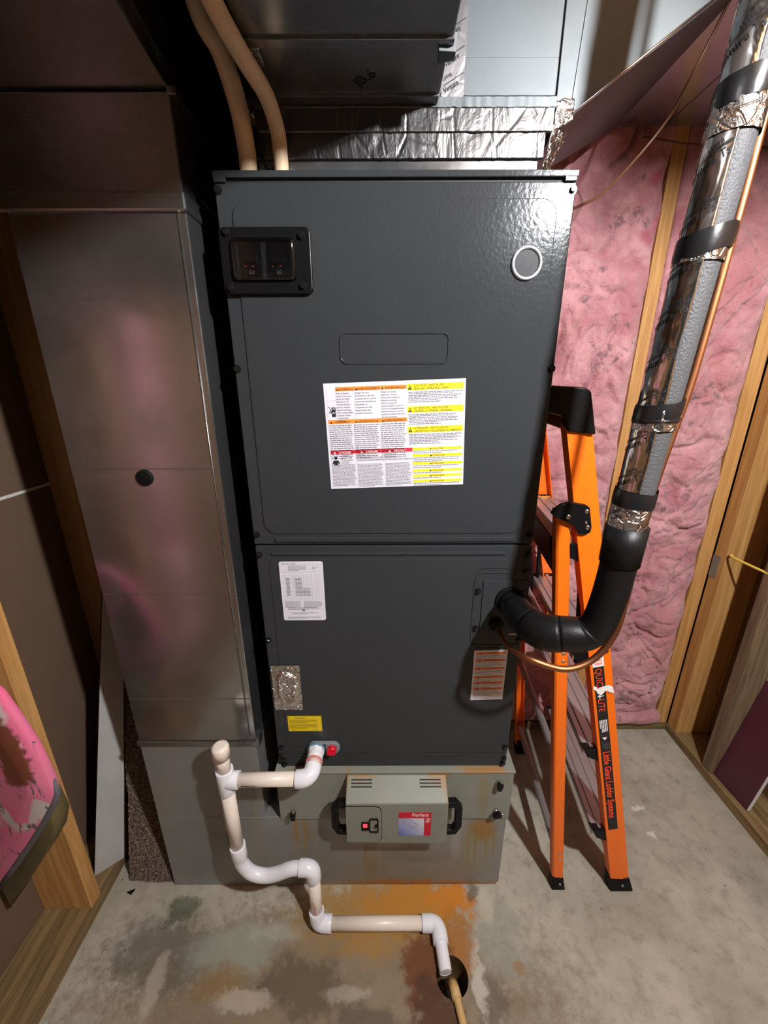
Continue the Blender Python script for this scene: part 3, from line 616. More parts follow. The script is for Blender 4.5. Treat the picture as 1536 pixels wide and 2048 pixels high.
EC = thing('air_cleaner', 'grey electronic air cleaner box with two black handles on the filter cabinet', 'air cleaner', (.032, .785, .29))
prof = [(.812, .291), (.753, .291), (.753, .4415), (.812, .4715)]
mb = MB(); n = 4; a = [(-.103, y, z) for y, z in prof]; b = [(.167, y, z) for y, z in prof]
mb.add(a + b, [(0, 1, 2, 3), (7, 6, 5, 4)] + [(i, i + 4, (i + 1) % 4 + 4, (i + 1) % 4) for i in range(4)]); mb.build('housing', MT['grey'], EC, .003)
for x0, x1 in ((-.090, -.034), (.094, .151)):
    for tt in (.80, .68, .56):
        y = lerp(.753, .812, tt); z = lerp(.4415, .4715, tt) + .0003; mb = MB(); mb.hexa([(x0, y - .0013, z - .004), (x1, y - .0013, z - .004), (x1, y + .0013, z - .003), (x0, y + .0013, z - .003)], [(x0, y - .0013, z), (x1, y - .0013, z), (x1, y + .0013, z + .001), (x0, y + .0013, z + .001)]); mb.build('vent_slot', MT['darkg'], EC)
pl = [(-.103, .298), (-.024, .298), (-.014, .304), (-.009, .314), (-.009, .417), (-.014, .428), (-.024, .433), (-.103, .433)]
mb = MB(); mb.prism(pl, .7515, .754); dr_ = mb.build('access_door', MT['grey'], EC, .001)
mb = MB()
for i in range(len(pl) - 1):
    p, q = pl[i], pl[i + 1]; mb.tube([(p[0], .7528, p[1]), (q[0], .7528, q[1])], .0013, 6)
mb.build('door_seam', MT['black'], EC)
mb = MB(); mb.box(-.0615, -.0425, .748, .7525, .348, .3775); sw = mb.build('rocker_switch', MT['black'], dr_, .0015)
mb = MB(); mb.box(-.0575, -.0465, .7465, .749, .3615, .3745); part(mb.build('lit_rocker', MT['glow'], EC, .001), 'glowing red rocker')
mb = MB(); mb.ring(rrect(-.0415, -.0165, .338, .390, .005), rrect(-.0385, -.0195, .342, .386, .004), .7495, .753); mb.build('lock_surround', MT['black'], dr_)
mb = MB(); mb.box(-.026, -.0205, .746, .752, .360, .369); mb.build('lock_tab', MT['black'], dr_, .0015)
for sx, x0 in ((-1, -.103), (1, .167)):
    P = [(x0, .772, .418), (x0 + sx * .020, .772, .420), (x0 + sx * .031, .772, .405), (x0 + sx * .032, .772, .340), (x0 + sx * .022, .772, .318), (x0, .772, .318)]
    mb = MB(); mb.tube(P, .0135, 4, smooth=False, rot=math.pi / 4); mb.build('handle', MT['black'], EC, .003)
s, lab = sheet_base('brand_sticker', (.0365, .7528, .3235), (1, 0, .002), (0, 0, 1), .0870, .0865, 'redst', EC); part(lab, 'red and blue brand sticker')
s.rect('blueg', 0, .0655, 0, .0655, 1); s.rect('blueg', .0655, .068, .0, .0655, 1)
s.text('wht', 'Perfect', .0355, .0725, .0165, 'LEFT', 2, 1, .92, .012); s.text('wht', 'Fit', .0725, .066, .0165, 'LEFT', 2, 1, 1., .012, -math.pi / 2)
s.text('greyink', 'Dual Filtration\nElectronic Air\nCleaner System', .0325, .0535, .0085, 'CENTER', 2, 1.0, 1., .006, -.68)
s.build(lab, {'blueg': 'blue_field', 'wht': 'brand_name', 'greyink': 'diagonal_text'})

PB = thing('return_plenum', 'rust-streaked galvanised plenum base on the floor with a boot on the left', 'plenum', (-.15, 1.09, 0))
mb = MB(); mb.box(-.653, .346, .82, 1.30, .001, .296); mb.build('base_box', MT['galv_base'], PB, .0015)
mb = MB(); mb.box(-.653, -.343, .8205, 1.30, .2955, .566); mb.build('boot', MT['galv_base'], PB, .0015)
mb = MB(); mb.box(.346, .3535, .826, 1.30, .001, .294); mb.build('side_flange', MT['galv_base'], PB, .001)
mb = MB(); mb.box(-.657, -.339, .816, 1.302, .566, .582); mb.box(-.345, -.333, .818, .85, .56, .592); mb.build('drive_cleat', MT['galv_dull'], PB, .002)
mb = MB(); mb.tube(spline([(-.452, .818, .245), (-.447, .806, .235), (-.451, .806, .215), (-.458, .816, .195), (-.452, .810, .225)], 5), .005, 8); mb.build('foil_scrap', MT['foil'], PB)

# ================================================================== RETURN DROP DUCT
RD = thing('return_duct', 'tall shiny galvanised return duct left of the air handler', 'duct', (-.497, 1.09, .582))
mb = MB(); mb.box(-.653, -.341, .82, 1.30, .5825, 1.768); mb.build('lower_section', MT['galv'], RD, .0025)
mb = MB(); mb.box(-.657, -.343, .822, 1.35, 1.795, 1.933); mb.build('upper_section', MT['galv_dull'], RD, .0025)
mb = MB(); mb.box(-.662, -.337, .8125, 1.302, 1.767, 1.797); mb.build('drive_cleat', MT['galv_dull'], RD, .004)
for z in (1.634, 1.316, 1.022, .720):
    mb = MB(); mb.prism(rrect(-.650, -.344, z - .0016, z + .0016, .0014, 2), .8186, .822); mb.build('cross_bead', MT['galv'], RD, .001)
mb = MB(); mb.tube([(-.356, .8188, .60), (-.356, .8188, 1.765)], .0016, 6); mb.build('lock_seam', MT['galv'], RD)
mb = MB(); mb.tube([(-.502, .821, 1.297), (-.502, .8155, 1.297), (-.502, .8145, 1.297)], [.0175, .0170, .0150], 24)
for r, y in ((.012, .8135),): mb.tube([(-.502, .8148, 1.297), (-.502, y, 1.297)], [.011, .009], 20)
pg = mb.build('test_hole_plug', MT['rubber'], RD); part(pg, 'black rubber plug')
mb = MB(); mb.tube([(-.502, .8137, 1.297), (-.502, .812, 1.297)], .004, 12); mb.build('plug_nipple', MT['rubber'], pg)
TR = thing('overhead_return_duct', 'dark overhead return trunk coming forward above the tall left duct', 'duct', (-.50, .3, 1.935))
pl = [(-.84, -.6), (-.20, -.6), (-.345, .84), (-.345, 1.35), (-.66, 1.35), (-.84, .84)]
mb = MB(); mb.prism_v([(x, y, 1.9355) for x, y in pl], (0, 0, .262)); mb.build('trunk_body', MT['galv_dull'], TR, .002)
dx_ = V((-.145, 1.44, 0)).normalized()
for off, w_, z in ((.0, .006, 1.958), (0, .004, 2.02)):
    mb = MB(); mb.prism_v([V((-.20, -.6, z)) + dx_ * k + V((q, 0, 0)) for k, q in ((.2, -.002), (1.44, -.002), (1.44, w_), (.2, w_))], (0, 0, .016)); mb.build('side_cleat', MT['galv_dull'], TR, .001)
mb = MB(); mb.prism_v([(-.345, .815, 1.925), (-.33, .815, 1.925), (-.33, 1.34, 1.925), (-.345, 1.34, 1.925)], (0, 0, .012)); mb.build('corner_cleat', MT['galv_dull'], TR, .001)

# ================================================================== SUPPLY PLENUM and trunks
SP = thing('supply_plenum', 'galvanised supply plenum on top of the air handler, joints sealed with foil tape', 'plenum', (.02, 1.1, 1.829))
mb = MB(); mb.box(-.232, .275, .867, 1.34, 1.829, 1.93); mb.build('collar', MT['galv'], SP, .002)
mb = MB(); mb.box(-.225, .292, .862, 1.34, 1.93, 2.19); mb.build('plenum_box', MT['galv_bright'], SP, .0015)
mb = MB(); mb.box(.136, .291, .8605, .863, 1.946, 1.996); mb.build('patch_sheet', MT['galv_bright'], SP, .0008)
def foil_strip(name, x0, x1, z0, z1, y, amp, mat, seed, fold=False):
    nx, nz = 150, 14; vs = []; fs = []
    for j in range(nz + 1):
        for i in range(nx + 1):
            x = lerp(x0, x1, i / nx); z = lerp(z0, z1, j / nz)
            wr_ = abs(noise.noise(V((x * 90 + seed, z * 6, 1)))) ** .7 * amp + amp * 1.2 * max(0, noise.noise(V(((x + z * .9) * 14, seed, z * 3)))) ** 2
            zz = z + (.0022 * noise.noise(V((x * 120, seed, 7))) if j in (0, nz) else 0)
            vs.append((x, y - wr_ - .0003, zz))
    for j in range(nz):
        for i in range(nx): a = j * (nx + 1) + i; fs.append((a, a + 1, a + nx + 2, a + nx + 1))
    n0 = len(vs); vs += [(x0, y + .004, z0), (x1, y + .004, z0), (x1, y + .004, z1), (x0, y + .004, z1)]
    fs += [(n0 + 3, n0 + 2, n0 + 1, n0), tuple([n0, n0 + 1] + [i for i in range(nx, -1, -1)]), tuple([n0 + 2, n0 + 3] + [nz * (nx + 1) + i for i in range(nx + 1)])]
    mb = MB(); mb.add(vs, fs, True); return mb.build(name, MT[mat], SP, fixn=False)
foil_strip('foil_tape_strip', -.238, .281, 1.860, 1.900, .863, .0009, 'foil', 2)
foil_strip('foil_tape_strip', -.236, .292, 1.897, 1.932, .8605, .0009, 'foil', 9)
foil_strip('foil_tape_strip', -.232, .294, 1.930, 1.945, .8595, .0010, 'galv_bright', 5)
mb = MB(); mb.box(.098, .136, .8588, .862, 1.944, 2.19); vt = mb.build('printed_tape', m_foil('smooth_foil_tape', 25, .12, .28, (.74, .72, .74)), SP)
s = Sheet((.098, .8586, 1.944), (1, 0, 0), (0, 0, 1), (0, -1, 0))
for k in range(6):
    s.text('ink', 'Venture', .006, .004 + k * .034, .011, 'LEFT', 2, 1, .72, .01, .5); s.text('ink', '1599B', .002, .019 + k * .034, .007, 'LEFT', 2, 1, 1, 0, .5)
    s.poly('ink', [(.003, .013 + k * .034), (.036, .031 + k * .034), (.036, .0322 + k * .034), (.003, .0142 + k * .034)], 2)
s.build(vt, {'ink': 'tape_print'})
# crumpled corners where the tape turns back
def crumple(name, quad, seed, parent, amp=.006, n=14):
    q = [V(p) for p in quad]; nr = (q[1] - q[0]).cross(q[3] - q[0]).normalized(); vs = []; fs = []
    for j in range(n + 1):
        for i in range(n + 1):
            u, v = i / n, j / n; p = q[0] * (1 - u) * (1 - v) + q[1] * u * (1 - v) + q[2] * u * v + q[3] * (1 - u) * v
            h = abs(noise.fractal(p * 70 + V((seed, 0, 0)), .8, 2.1, 4)) * amp; vs.append(p - nr * h * (-1))
    for j in range(n):
        for i in range(n): a = j * (n + 1) + i; fs.append((a, a + 1, a + n + 2, a + n + 1))
    mb = MB(); mb.add(vs, fs, True); o = mb.build(name, MT['crumple'], parent, fixn=False); sm = o.modifiers.new('thick', 'SOLIDIFY'); sm.thickness = .001; return o
crumple('crumpled_tape', [(.281, .862, 1.845), (.300, .885, 1.85), (.325, .885, 1.905), (.293, .860, 1.91)], 1, SP)
crumple('crumpled_tape', [(.296, .864, 1.90), (.328, .866, 1.915), (.326, .866, 1.945), (.294, .864, 1.94)], 6, SP)
crumple('crumpled_tape', [(-.250, .862, 1.85), (-.222, .859, 1.85), (-.218, .859, 1.93), (-.245, .862, 1.93)], 4, SP, .008)
crumple('crumpled_tape', [(-.215, .737, 1.934), (-.175, .737, 1.933), (-.175, .772, 1.933), (-.215, .772, 1.934)], 3, SP, .006) if False else None
# sloping transition to the right trunk
zs = lambda x: 1.913 + .694 * (x - .314)
A = [(.296, .868, zs(.296)), (.615, .868, 2.124), (.615, 1.32, 2.124), (.40, 1.165, zs(.40)), (.335, 1.12, zs(.335))]
mb = MB(); T_ = [(x, y, 2.192) for x, y, z in A]; n = len(A)
mb.add(A + T_, [tuple(range(n))[::-1], tuple(range(n, 2 * n))] + [(i, (i + 1) % n, (i + 1) % n + n, i + n) for i in range(n)])
TT = mb.build('transition', MT['galv_bright'], SP, .001)
e0, e1 = V((.300, .8665, zs(.300) + .004)), V((.615, .8665, 2.128))
mb = MB(); mb.tube([e0, e1], .0022, 6); mb.build('edge_hem', MT['steel'], TT)
mb = MB(); mb.hexa([(.322, .866, 1.935), (.325, .866, 1.935), (.325, .869, 1.935), (.322, .869, 1.935)], [(.336, .866, 2.19), (.339, .866, 2.19), (.339, .869, 2.19), (.336, .869, 2.19)]); mb.build('standing_seam', MT['galv_bright'], TT)
RT = thing('overhead_supply_duct', 'overhead supply trunk on the right whose underside mirrors the pink wall', 'duct', (1.0, .76, 2.124))
mb = MB(); mb.box(.6155, 1.25, .16, 1.32, 2.1245, 2.192); mb.build('trunk_body', MT['galv_dull'], RT, .001)
mb = MB(); mb.box(.640, 1.25, .155, .165, 2.091, 2.135); mb.build('drive_cleat', MT['galv_dull'], RT)  # unseen hanging lip, added to cast shadow on the upper pink wall
for x in (.74, .98):
    mb = MB(); mb.box(x, x + .003, .45, 1.32, 2.1225, 2.1255); mb.build('cross_bead', MT['galv_dull'], RT)

BD = thing('branch_duct', 'dark branch duct reaching forward over the handler with handwritten marks', 'duct', (-.045, .45, 1.935))
mb = MB(); mb.box(-.195, .098, .02, .732, 1.937, 2.19); mb.build('front_section', MT['galv_dull'], BD, .002)
mb = MB(); mb.box(-.190, .094, .735, .858, 1.937, 2.19); mb.build('rear_section', MT['galv_dull'], BD, .002)
mb = MB(); mb.box(-.192, .099, .722, .738, 1.9335, 1.942); mb.build('drive_cleat', MT['galv_dull'], BD, .001)
mb = MB(); mb.box(-.19, .092, .838, .8575, 1.9335, 1.940); mb.build('end_flange', MT['galv_dull'], BD, .001)
mb = MB(); mb.hexa([(.078, .733, 1.928), (.103, .735, 1.928), (.103, .752, 1.928), (.080, .758, 1.928)], [(.078, .733, 1.950), (.105, .735, 1.950), (.105, .752, 1.950), (.080, .758, 1.950)]); mb.build('folded_tab', MT['galv_bright'], BD, .001)
crumple('crumpled_tape', [(-.215, .737, 1.934), (-.175, .737, 1.933), (-.175, .772, 1.933), (-.215, .772, 1.934)], 3, BD, .006)
s = Sheet((-.038, .822, 1.9368), (.75, -.66, 0), (-.66, -.75, 0), (0, 0, -1)); s.text('ink', 'JB.6', 0, 0, .026, 'LEFT', 1, 1, 1, .004); s.build(BD, {'ink': 'handwritten_mark'})

# ================================================================== CONDUITS and wires
def cable(name, pts, r, mat, label, cat, group=None, n=8, seg=12):
    mb = MB(); mb.tube(spline(pts, n), r, seg); o = mb.build(name, MT[mat]); return tag(o, label, cat, group)
cable('conduit', [(-.285, .73, 2.15), (-.270, .78, 2.012), (-.248, .80, 1.969), (-.236, .825, 1.917), (-.234, .845, 1.865), (-.235, .848, 1.829)], .0150, 'tan', 'thicker tan conduit, the left one of the pair entering the handler top', 'conduit', 'tan conduits into the air handler')
cable('conduit', [(-.245, .60, 2.0), (-.207, .655, 1.9285), (-.195, .72, 1.9175), (-.181, .79, 1.910), (-.177, .838, 1.888), (-.1765, .845, 1.858), (-.1765, .846, 1.829)], .0125, 'tan', 'thinner tan conduit, the right one of the pair entering the handler top', 'conduit', 'tan conduits into the air handler')
cable('thermostat_wire', [(.331, .93, 1.795), (.360, .945, 1.808), (.453, 1.0, 1.857), (.54, 1.05, 1.938), (.585, 1.03, 2.0), (.580, .96, 2.04), (.606, .94, 2.12)], .0028, 'wire', 'thin brown wire rising from the right side of the air handler', 'wire', n=10, seg=8)
cable('control_wire', [(-.22, .85, 1.90), (-.215, .848, 1.865), (-.20, .85, 1.845), (-.185, .858, 1.832)], .003, 'black', 'short black wire between the two tan conduits', 'wire', seg=8)
cable('yellow_cable', [(1.27, 1.336, .882), (1.255, 1.32, .882), (1.256, 1.24, .884), (1.262, 1.165, .884), (1.262, 1.0, .885), (1.30, .8, .886)], .0045, 'ywire', 'yellow cable strung across the right stud bay', 'cable', seg=8)
cable('ceiling_wire', [(.70, 1.335, 2.11), (.85, 1.34, 2.095), (1.05, 1.345, 2.09), (1.22, 1.35, 2.088)], .0025, 'wire', 'thin pale wire along the top of the pink wall', 'wire', seg=6)

# ================================================================== LINE SET
LS = thing('suction_line', 'thick insulated suction line bent from the handler up along the right side', 'pipe', (.38, .66, 1.02))
SX = lambda z: .403 + (z - 1.305) * .066
elbow = spline([(.294, .818, .998), (.294, .76, 1.008), (.2965, .70, 1.018), (.312, .663, 1.026), (.345, .648, 1.033), (.376, .640, 1.040), (.392, .634, 1.066), (.397, .627, 1.11), (.399, .621, 1.17), (.401, .62, 1.235)], 6)
rad = [.0285 + .0045 * math.sin(math.pi * min(1, i / (len(elbow) * .62))) for i in range(len(elbow))]
mb = MB(); mb.tube(elbow, rad, 24); mb.build('elbow_insulation', MT['foam'], LS)
for i0, i1, e in ((4, 13, .0012), (13, 22, .0022), (22, 33, .0012)):
    mb = MB(); mb.tube(elbow[i0:i1 + 1], [rad[k] + e for k in range(i0, i1 + 1)], 24); mb.build('tape_wrap', MT['foam'], LS)
mb = MB(); mb.tube([(.400, .62, 1.195), (.402, .62, 1.262)], [.0315, .0325], 24); mb.build('foam_collar', MT['foam'], LS)
run = [V((SX(z), .62, z)) for z in [1.25 + .05 * i for i in range(19)]]
mb = MB(); mb.tube(run, .0268, 28); mb.build('grey_insulation', MT['gfoam'], LS)
def arc_shell(z0, z1, a0, a1, r, nz=40, na=24, amp=.0006, seed=0):
    mb = MB(); rings = []
    for j in range(nz + 1):
        z = lerp(z0, z1, j / nz); ring = []
        for i in range(na + 1):
            a = lerp(a0, a1, i / na) + (.10 * noise.noise(V((z * 14, seed, i > na / 2))) if i in (0, na) else 0)
            q = r + amp * (1 + noise.fractal(V((a * 3, z * 30, seed)), .9, 2, 3)) + amp * 1.6 * max(0, noise.noise(V((a * 2 + z * 20, z * 12, seed))))
            ring.append((SX(z) + q * math.cos(a), .62 + q * math.sin(a), z))
        rings.append(ring)
    mb.loft(rings, True, False, closed=False); return mb
D2 = math.radians
fo = arc_shell(1.262, 2.12, D2(95), D2(250), .0276, 220, 30).build('foil_jacket', MT['foilw'], LS, fixn=False); fo.modifiers.new('thick', 'SOLIDIFY').thickness = .0006
for z0, z1, sd in ((1.262, 1.318, 2), (1.418, 1.452, 3), (1.638, 1.652, 4), (1.775, 1.815, 5)):
    o = arc_shell(z0, z1, 0, 2 * math.pi, .0282, 16, 40, .0012, sd).build('foil_band', MT['crumple'], LS, fixn=False)
# printed words wound around the foil
mb = MB()
def wrap_text(body, zc, a0, size, rot, r=.0296, bold=.01):
    v, f = text2d(body, size, 'LEFT', 1., .9, bold); ca, sa = math.cos(rot), math.sin(rot); out = []
    for x, y in v:
        X_, Z_ = x * ca - y * sa, x * sa + y * ca; a = a0 + X_ / r; z = zc + Z_; out.append((SX(z) + r * math.cos(a), .62 + r * math.sin(a), z))
    ok = [math.atan2(p[1] - .62, p[0] - SX(p[2])) % (2 * math.pi) < D2(251) for p in out]
    mb.add(out, [q for q in f if all(ok[i] for i in q)])
for k in range(15):
    zc = 1.272 + k * .058
    wrap_text('Venture Tape', zc - .008, D2(150), .0135, .45); wrap_text('1599B', zc + .020, D2(195), .008, .45, bold=0)
    P_ = [(D2(160) + .046 * i / 10 / .0296, zc + .0070 + .046 * i / 10 * .48) for i in range(11)]
    for w_ in (0, .0022):
        for i in range(10):
            mb.quad(*[(SX(z) + .0296 * math.cos(a), .62 + .0296 * math.sin(a), z) for a, z in ((P_[i][0], P_[i][1] + w_), (P_[i + 1][0], P_[i + 1][1] + w_), (P_[i + 1][0], P_[i + 1][1] + w_ + .0011), (P_[i][0], P_[i][1] + w_ + .0011))])
mb.build('tape_print', MT['ink'], fo, fixn=False)['kind'] = 'stuff'
# vinyl bands that hold both pipes
CX = lambda z: .440 + (z - 1.301) * (.082 if z < 1.75 else .08)
for zc, h_, tl in ((1.663, .030, .014), (1.445, .026, .008), (1.309, .026, -.004), (1.822, .030, .010), (1.432, .005, 0)):
    mb = MB(); rings = []
    for z_, e in ((-h_ / 2, 0), (-h_ / 4, .0008), (h_ / 4, .0008), (h_ / 2, 0)):
        z = zc + z_; c0 = V((SX(z), .62)); c1 = V((CX(z), .634)); ring = []
        for k in range(40):
            a = 2 * math.pi * k / 40; dv = V((math.cos(a), math.sin(a)))
            cand = max(((c0 + dv * (.0302 + e)), (c1 + dv * (.0082 + e))), key=lambda p: p.dot(dv))
            ring.append((cand.x, cand.y, z + tl * (cand.x - c0.x) / .05 * 1.0 + .0012 * noise.noise(V((a * 3, zc * 9, z_ * 50)))))
        rings.append(ring)
    mb.loft(rings, True, False); mb.build('vinyl_band', MT['vinyl'], LS, fixn=False)
cp = [(.267, .820, .937), (.267, .79, .935), (.262, .74, .948), (.262, .69, .965), (.283, .645, .977), (.344, .630, .967), (.395, .630, .990), (.425, .631, 1.045), (.4335, .633, 1.12), (.436, .634, 1.20), (.440, .6345, 1.30), (.452, .6345, 1.40), (.463, .6345, 1.48), (.471, .6345, 1.60), (.477, .6345, 1.72), (.480, .6345, 1.82), (.486, .6345, 2.0), (.49, .6345, 2.12)]
cable('copper_line', cp, .0062, 'copper', 'bare copper liquid line looping from the handler and rising beside the insulated pipe', 'pipe', n=10, seg=14)

# ================================================================== PVC CONDENSATE DRAIN
PV = thing('condensate_drain', 'white PVC drain with trap running from the handler to the floor drain', 'pipe', (-.18, .74, 0))
r1, rf = .0167, .0212
def pipe(pts, nm='pipe', mt='pvc', r=r1): mb = MB(); mb.tube(pts, r, 24); return mb.build(nm, MT[mt], PV)
def fitting(pts, nm, r=rf, hub=None):
    mb = MB(); mb.tube(pts, r, 24); return mb.build(nm, MT['fit'], PV, .0015)
def bend(a, c, b, rad, n=10):
    a, c, b = V(a), V(c), V(b); p = c + (a - c).normalized() * rad; q = c + (b - c).normalized() * rad; out = [a]
    for i in range(n + 1):
        tt = i / n; out.append(p * (1 - tt) ** 2 + c * 2 * tt * (1 - tt) + q * tt * tt)
    return out + [b]
YP = .745
mb = MB(); mb.tube([(-.182, .818, .555), (-.182, .800, .5545)], .0215, 8, smooth=False); mb.tube([(-.182, .802, .5545), (-.182, .782, .553)], [.0205, .0208], 24); ad = mb.build('male_adapter', MT['fit'], PV, .001)
mb = MB(); mb.tube([(-.182, .784, .553), (-.182, .7805, .553)], .0214, 24); mb.build('primer_ring', simple('primer_stain', lin(226, 150, 150), .4, vary=.1), ad)
pipe([(-.182, .785, .5535), (-.184, .757, .549)])
fitting(bend((-.183, .774, .552), (-.186, YP, .543), (-.222, YP, .540), .024), 'elbow')
pipe([(-.215, YP, .5405), (-.385, YP, .537)])
fitting([(-.366, YP, .5375), (-.396, YP, .537)], 'tee_branch'); fitting([(-.399, YP, .573), (-.399, YP, .500)], 'tee')
pipe([(-.3995, YP, .508), (-.398, YP, .275)]); pipe([(-.399, YP, .565), (-.400, YP, .63)])
mb = MB(); mb.tube([(-.400, YP, .614), (-.400, YP, .642), (-.400, YP, .648), (-.400, YP, .651)], [.0208, .0208, .019, .012], 24); mb.build('cap', MT['pvc'], PV)
fitting([(-.398, YP, .300), (-.3965, YP, .256)], 'coupling', .0205)
pipe(spline([(-.3965, YP, .262), (-.394, YP, .228), (-.372, YP, .190), (-.335, YP, .176), (-.298, YP, .186), (-.265, YP, .203), (-.238, YP, .2085), (-.225, YP, .2085)], 6), 'trap_bend', 'fit', .0178)
fitting(bend((-.237, YP, .2085), (-.200, YP, .2085), (-.199, YP - .002, .168), .022), 'elbow')
pipe([(-.199, YP - .001, .178), (-.1935, .722, .035)])
fitting(bend((-.1945, .7255, .062), (-.192, .717, .0225), (-.152, .716, .0225), .02), 'elbow')
pipe([(-.160, .716, .0225), (.118, .716, .0225)])
fitting(bend((.105, .716, .0225), (.151, .716, .0225), (.153, .672, .0222), .024), 'elbow')
mb = MB(); mb.tube([(.1525, .682, .0222), (.158, .617, .0205)], r1, 24, cap=False); mb.tube([(.158, .617, .0205), (.1565, .634, .021)], .0142, 24); mb.build('outlet_pipe', MT['fit'], PV)
for (a, b), txt in ((((-.199, YP - .0165, .160), (-.1955, .7085, .06)), 'l'),):
    s = Sheet(V(a) + V((-.004, -.0008, 0)), V(b) - V(a), (1, 0, 0), (0, -1, .2)); s.words('pinkprint', 0, .10, .006, 2, .0035, .0022); s.build(PV, {'pinkprint': 'pipe_marking'})
s = Sheet((-.355, YP - .0169, .5365), (1, 0, .02), (0, 0, 1), (0, -1, 0)); s.words('ink', 0, .055, .001, 1, 1, .0022); s.build(PV, {'ink': 'pipe_marking'})

mb = MB(); mb.tube(spline([(.172, .632, -.07), (.174, .618, -.025), (.1755, .603, .004), (.178, .588, .0105), (.186, .545, .0095), (.196, .48, .0095), (.205, .40, .0095)], 8), .0095, 14)
hs = thing('drain_hose', 'tan hose lying on the floor with its end in the drain hole', 'hose', (.186, .53, 0)); mb.build('hose', MT['hose'], hs)
mb = MB(); mb.tube([(.1752, .606, .001), (.1775, .590, .0098), (.181, .572, .0108)], [.0122, .0126, .0122], 14); mb.build('hose_cuff', MT['hose'], hs)

# ================================================================== LADDER
LD = thing('step_ladder', 'orange fibreglass step ladder standing half folded beside the air handler', 'ladder', (.65, 1.05, 0))
def fr(zz, far): return V((.7245 - .2265 * zz + (.046 if far else 0), (1.300 - .030 * zz) if far else (.802 + .031 * zz), zz))
def rr2(zz, far): return V((.5325 - .109 * zz + (.036 if far else 0), (1.303 - .030 * zz) if far else (.806 + .031 * zz), zz))
def rail(fn, far, z0, z1, sec):
    mb = MB(); sg = -1 if far else 1
    mb.loft([[fn(z, far) + V((p[0], sg * p[1], 0)) for p in sec] for z in (z0, z1)], False); return mb
secF = [(-.0285, 0), (.008, 0), (.010, .0012), (.0285, .004), (.0285, .030), (.0250, .030), (.0245, .008), (-.0245, .004), (-.0250, .030), (-.0285, .030)]
secR = [(-.012, 0), (.012, 0), (.0165, .004), (.0165, .025), (.0135, .025), (.0132, .006), (-.0132, .006), (-.0135, .025), (-.0165, .025), (-.0165, .004)]
for far in (0, 1):
    rail(fr, far, .045, 1.40, secF).build('front_rail', MT['orange'], LD, .0008); rail(rr2, far, .045, 1.215, secR).build('rear_rail', MT['orange'], LD, .0008)
    for fn, w_, dpt in ((fr, .034, .036), (rr2, .0195, .030)):
        c = fn(0, far); sg = -1 if far else 1; mb = MB(); a = c + V((-w_, -.003 * sg, .002)); b = c + V((w_, dpt * sg, .002)); t0, t1 = fn(.056, far) + V((-w_ + .003, -.002 * sg, 0)), fn(.056, far) + V((w_ - .003, (dpt - .003) * sg, 0))
        mb.hexa([(a.x, a.y, .001), (b.x + .002, a.y, .001), (b.x + .002, b.y, .001), (a.x, b.y, .001)], [(t0.x, t0.y, .056), (t1.x, t0.y, .052), (t1.x, t1.y, .052), (t0.x, t1.y, .056)]); mb.build('foot', MT['rubber'], LD, .004)
        if not far:
            mb = MB(); q = fn(.03, 0); mb.tube([q + V((.004, -.002, 0)), q + V((.004, -.0055, 0))], .0035, 10); mb.build('foot_rivet', MT['gplas'], LD)
# black top cap
capn = [(.3345, 1.480), (.404, 1.476), (.417, 1.468), (.440, 1.382), (.382, 1.388), (.366, 1.420), (.3345, 1.428)]
mb = MB(); a = [(x, .836, z) for x, z in capn]; b = [(x + .046, 1.268, z) for x, z in capn]; n = len(capn)
mb.add(a + b, [tuple(range(n)), tuple(range(2 * n - 1, n - 1, -1))] + [(i, i + n, (i + 1) % n + n, (i + 1) % n) for i in range(n)]); mb.build('top_cap', MT['black'], LD, .004)
# steps
for zc in (.24, .54, .84, 1.13):
    n0, f0 = fr(zc, 0) + V((0, .012, 0)), fr(zc, 1) + V((0, -.012, 0)); mb = MB()
    sec = [(-.062, -.006), (-.060, .0), (-.046, 0), (-.044, .004), (-.034, .004), (-.032, 0), (-.018, 0), (-.016, .004), (-.006, .004), (-.004, 0), (.012, 0), (.014, .004), (.022, .004), (.024, 0), (.024, -.030), (.020, -.030), (.020, -.006), (-.058, -.006), (-.058, -.018), (-.062, -.018)]
    mb.loft([[c + V((p[0], 0, p[1])) for p in sec] for c in (n0, f0)], False); mb.build('step', MT['alum'], LD)
    for far in (0, 1):
        c = fr(zc, far); sg = -1 if far else 1; mb = MB(); y0, y1 = c.y + .006 * sg, c.y + (.022 if far else .034) * sg
        mb.hexa([(c.x - .050, y0, zc - .026), (c.x + .022, y0, zc - .06), (c.x + .022, y1, zc - .034), (c.x - .050, y1, zc - .026)], [(c.x - .066, y0, zc + .006), (c.x + .024, y0, zc + .006), (c.x + .024, y1, zc - .001), (c.x - .066, y1, zc - .001)]); mb.build('step_bracket', MT['black'], LD, .002)
    mb = MB(); 
# rear cross bars, brace straps, spreader, tray
for zc, r_ in ((.145, .012), (.48, .011), (.835, .012)):
    mb = MB(); mb.tube([rr2(zc, 0) + V((0, .006, 0)), rr2(zc, 1) + V((0, -.006, 0))], r_, 8, smooth=False); mb.build('rear_bar', MT['alum'], LD)
mb = MB(); mb.tube([fr(.215, 0) + V((-.03, .06, -.012)), fr(.07, 0) + V((-.012, .02, 0))], .0045, 6); mb.build('brace_strap', MT['alum'], LD)
for far in (0, 1):
    sg = -1 if far else 1; dv = V((0, .028 * sg, 0)); mb = MB()
    mb.tube([fr(1.02, far) + dv + V((-.02, 0, 0)), (fr(.80, far) + rr2(.80, far)) / 2 + dv], .0065, 6); mb.tube([(fr(.80, far) + rr2(.80, far)) / 2 + dv, rr2(.93, far) + dv], .0065, 6); mb.build('spreader_arm', MT['black'], LD)
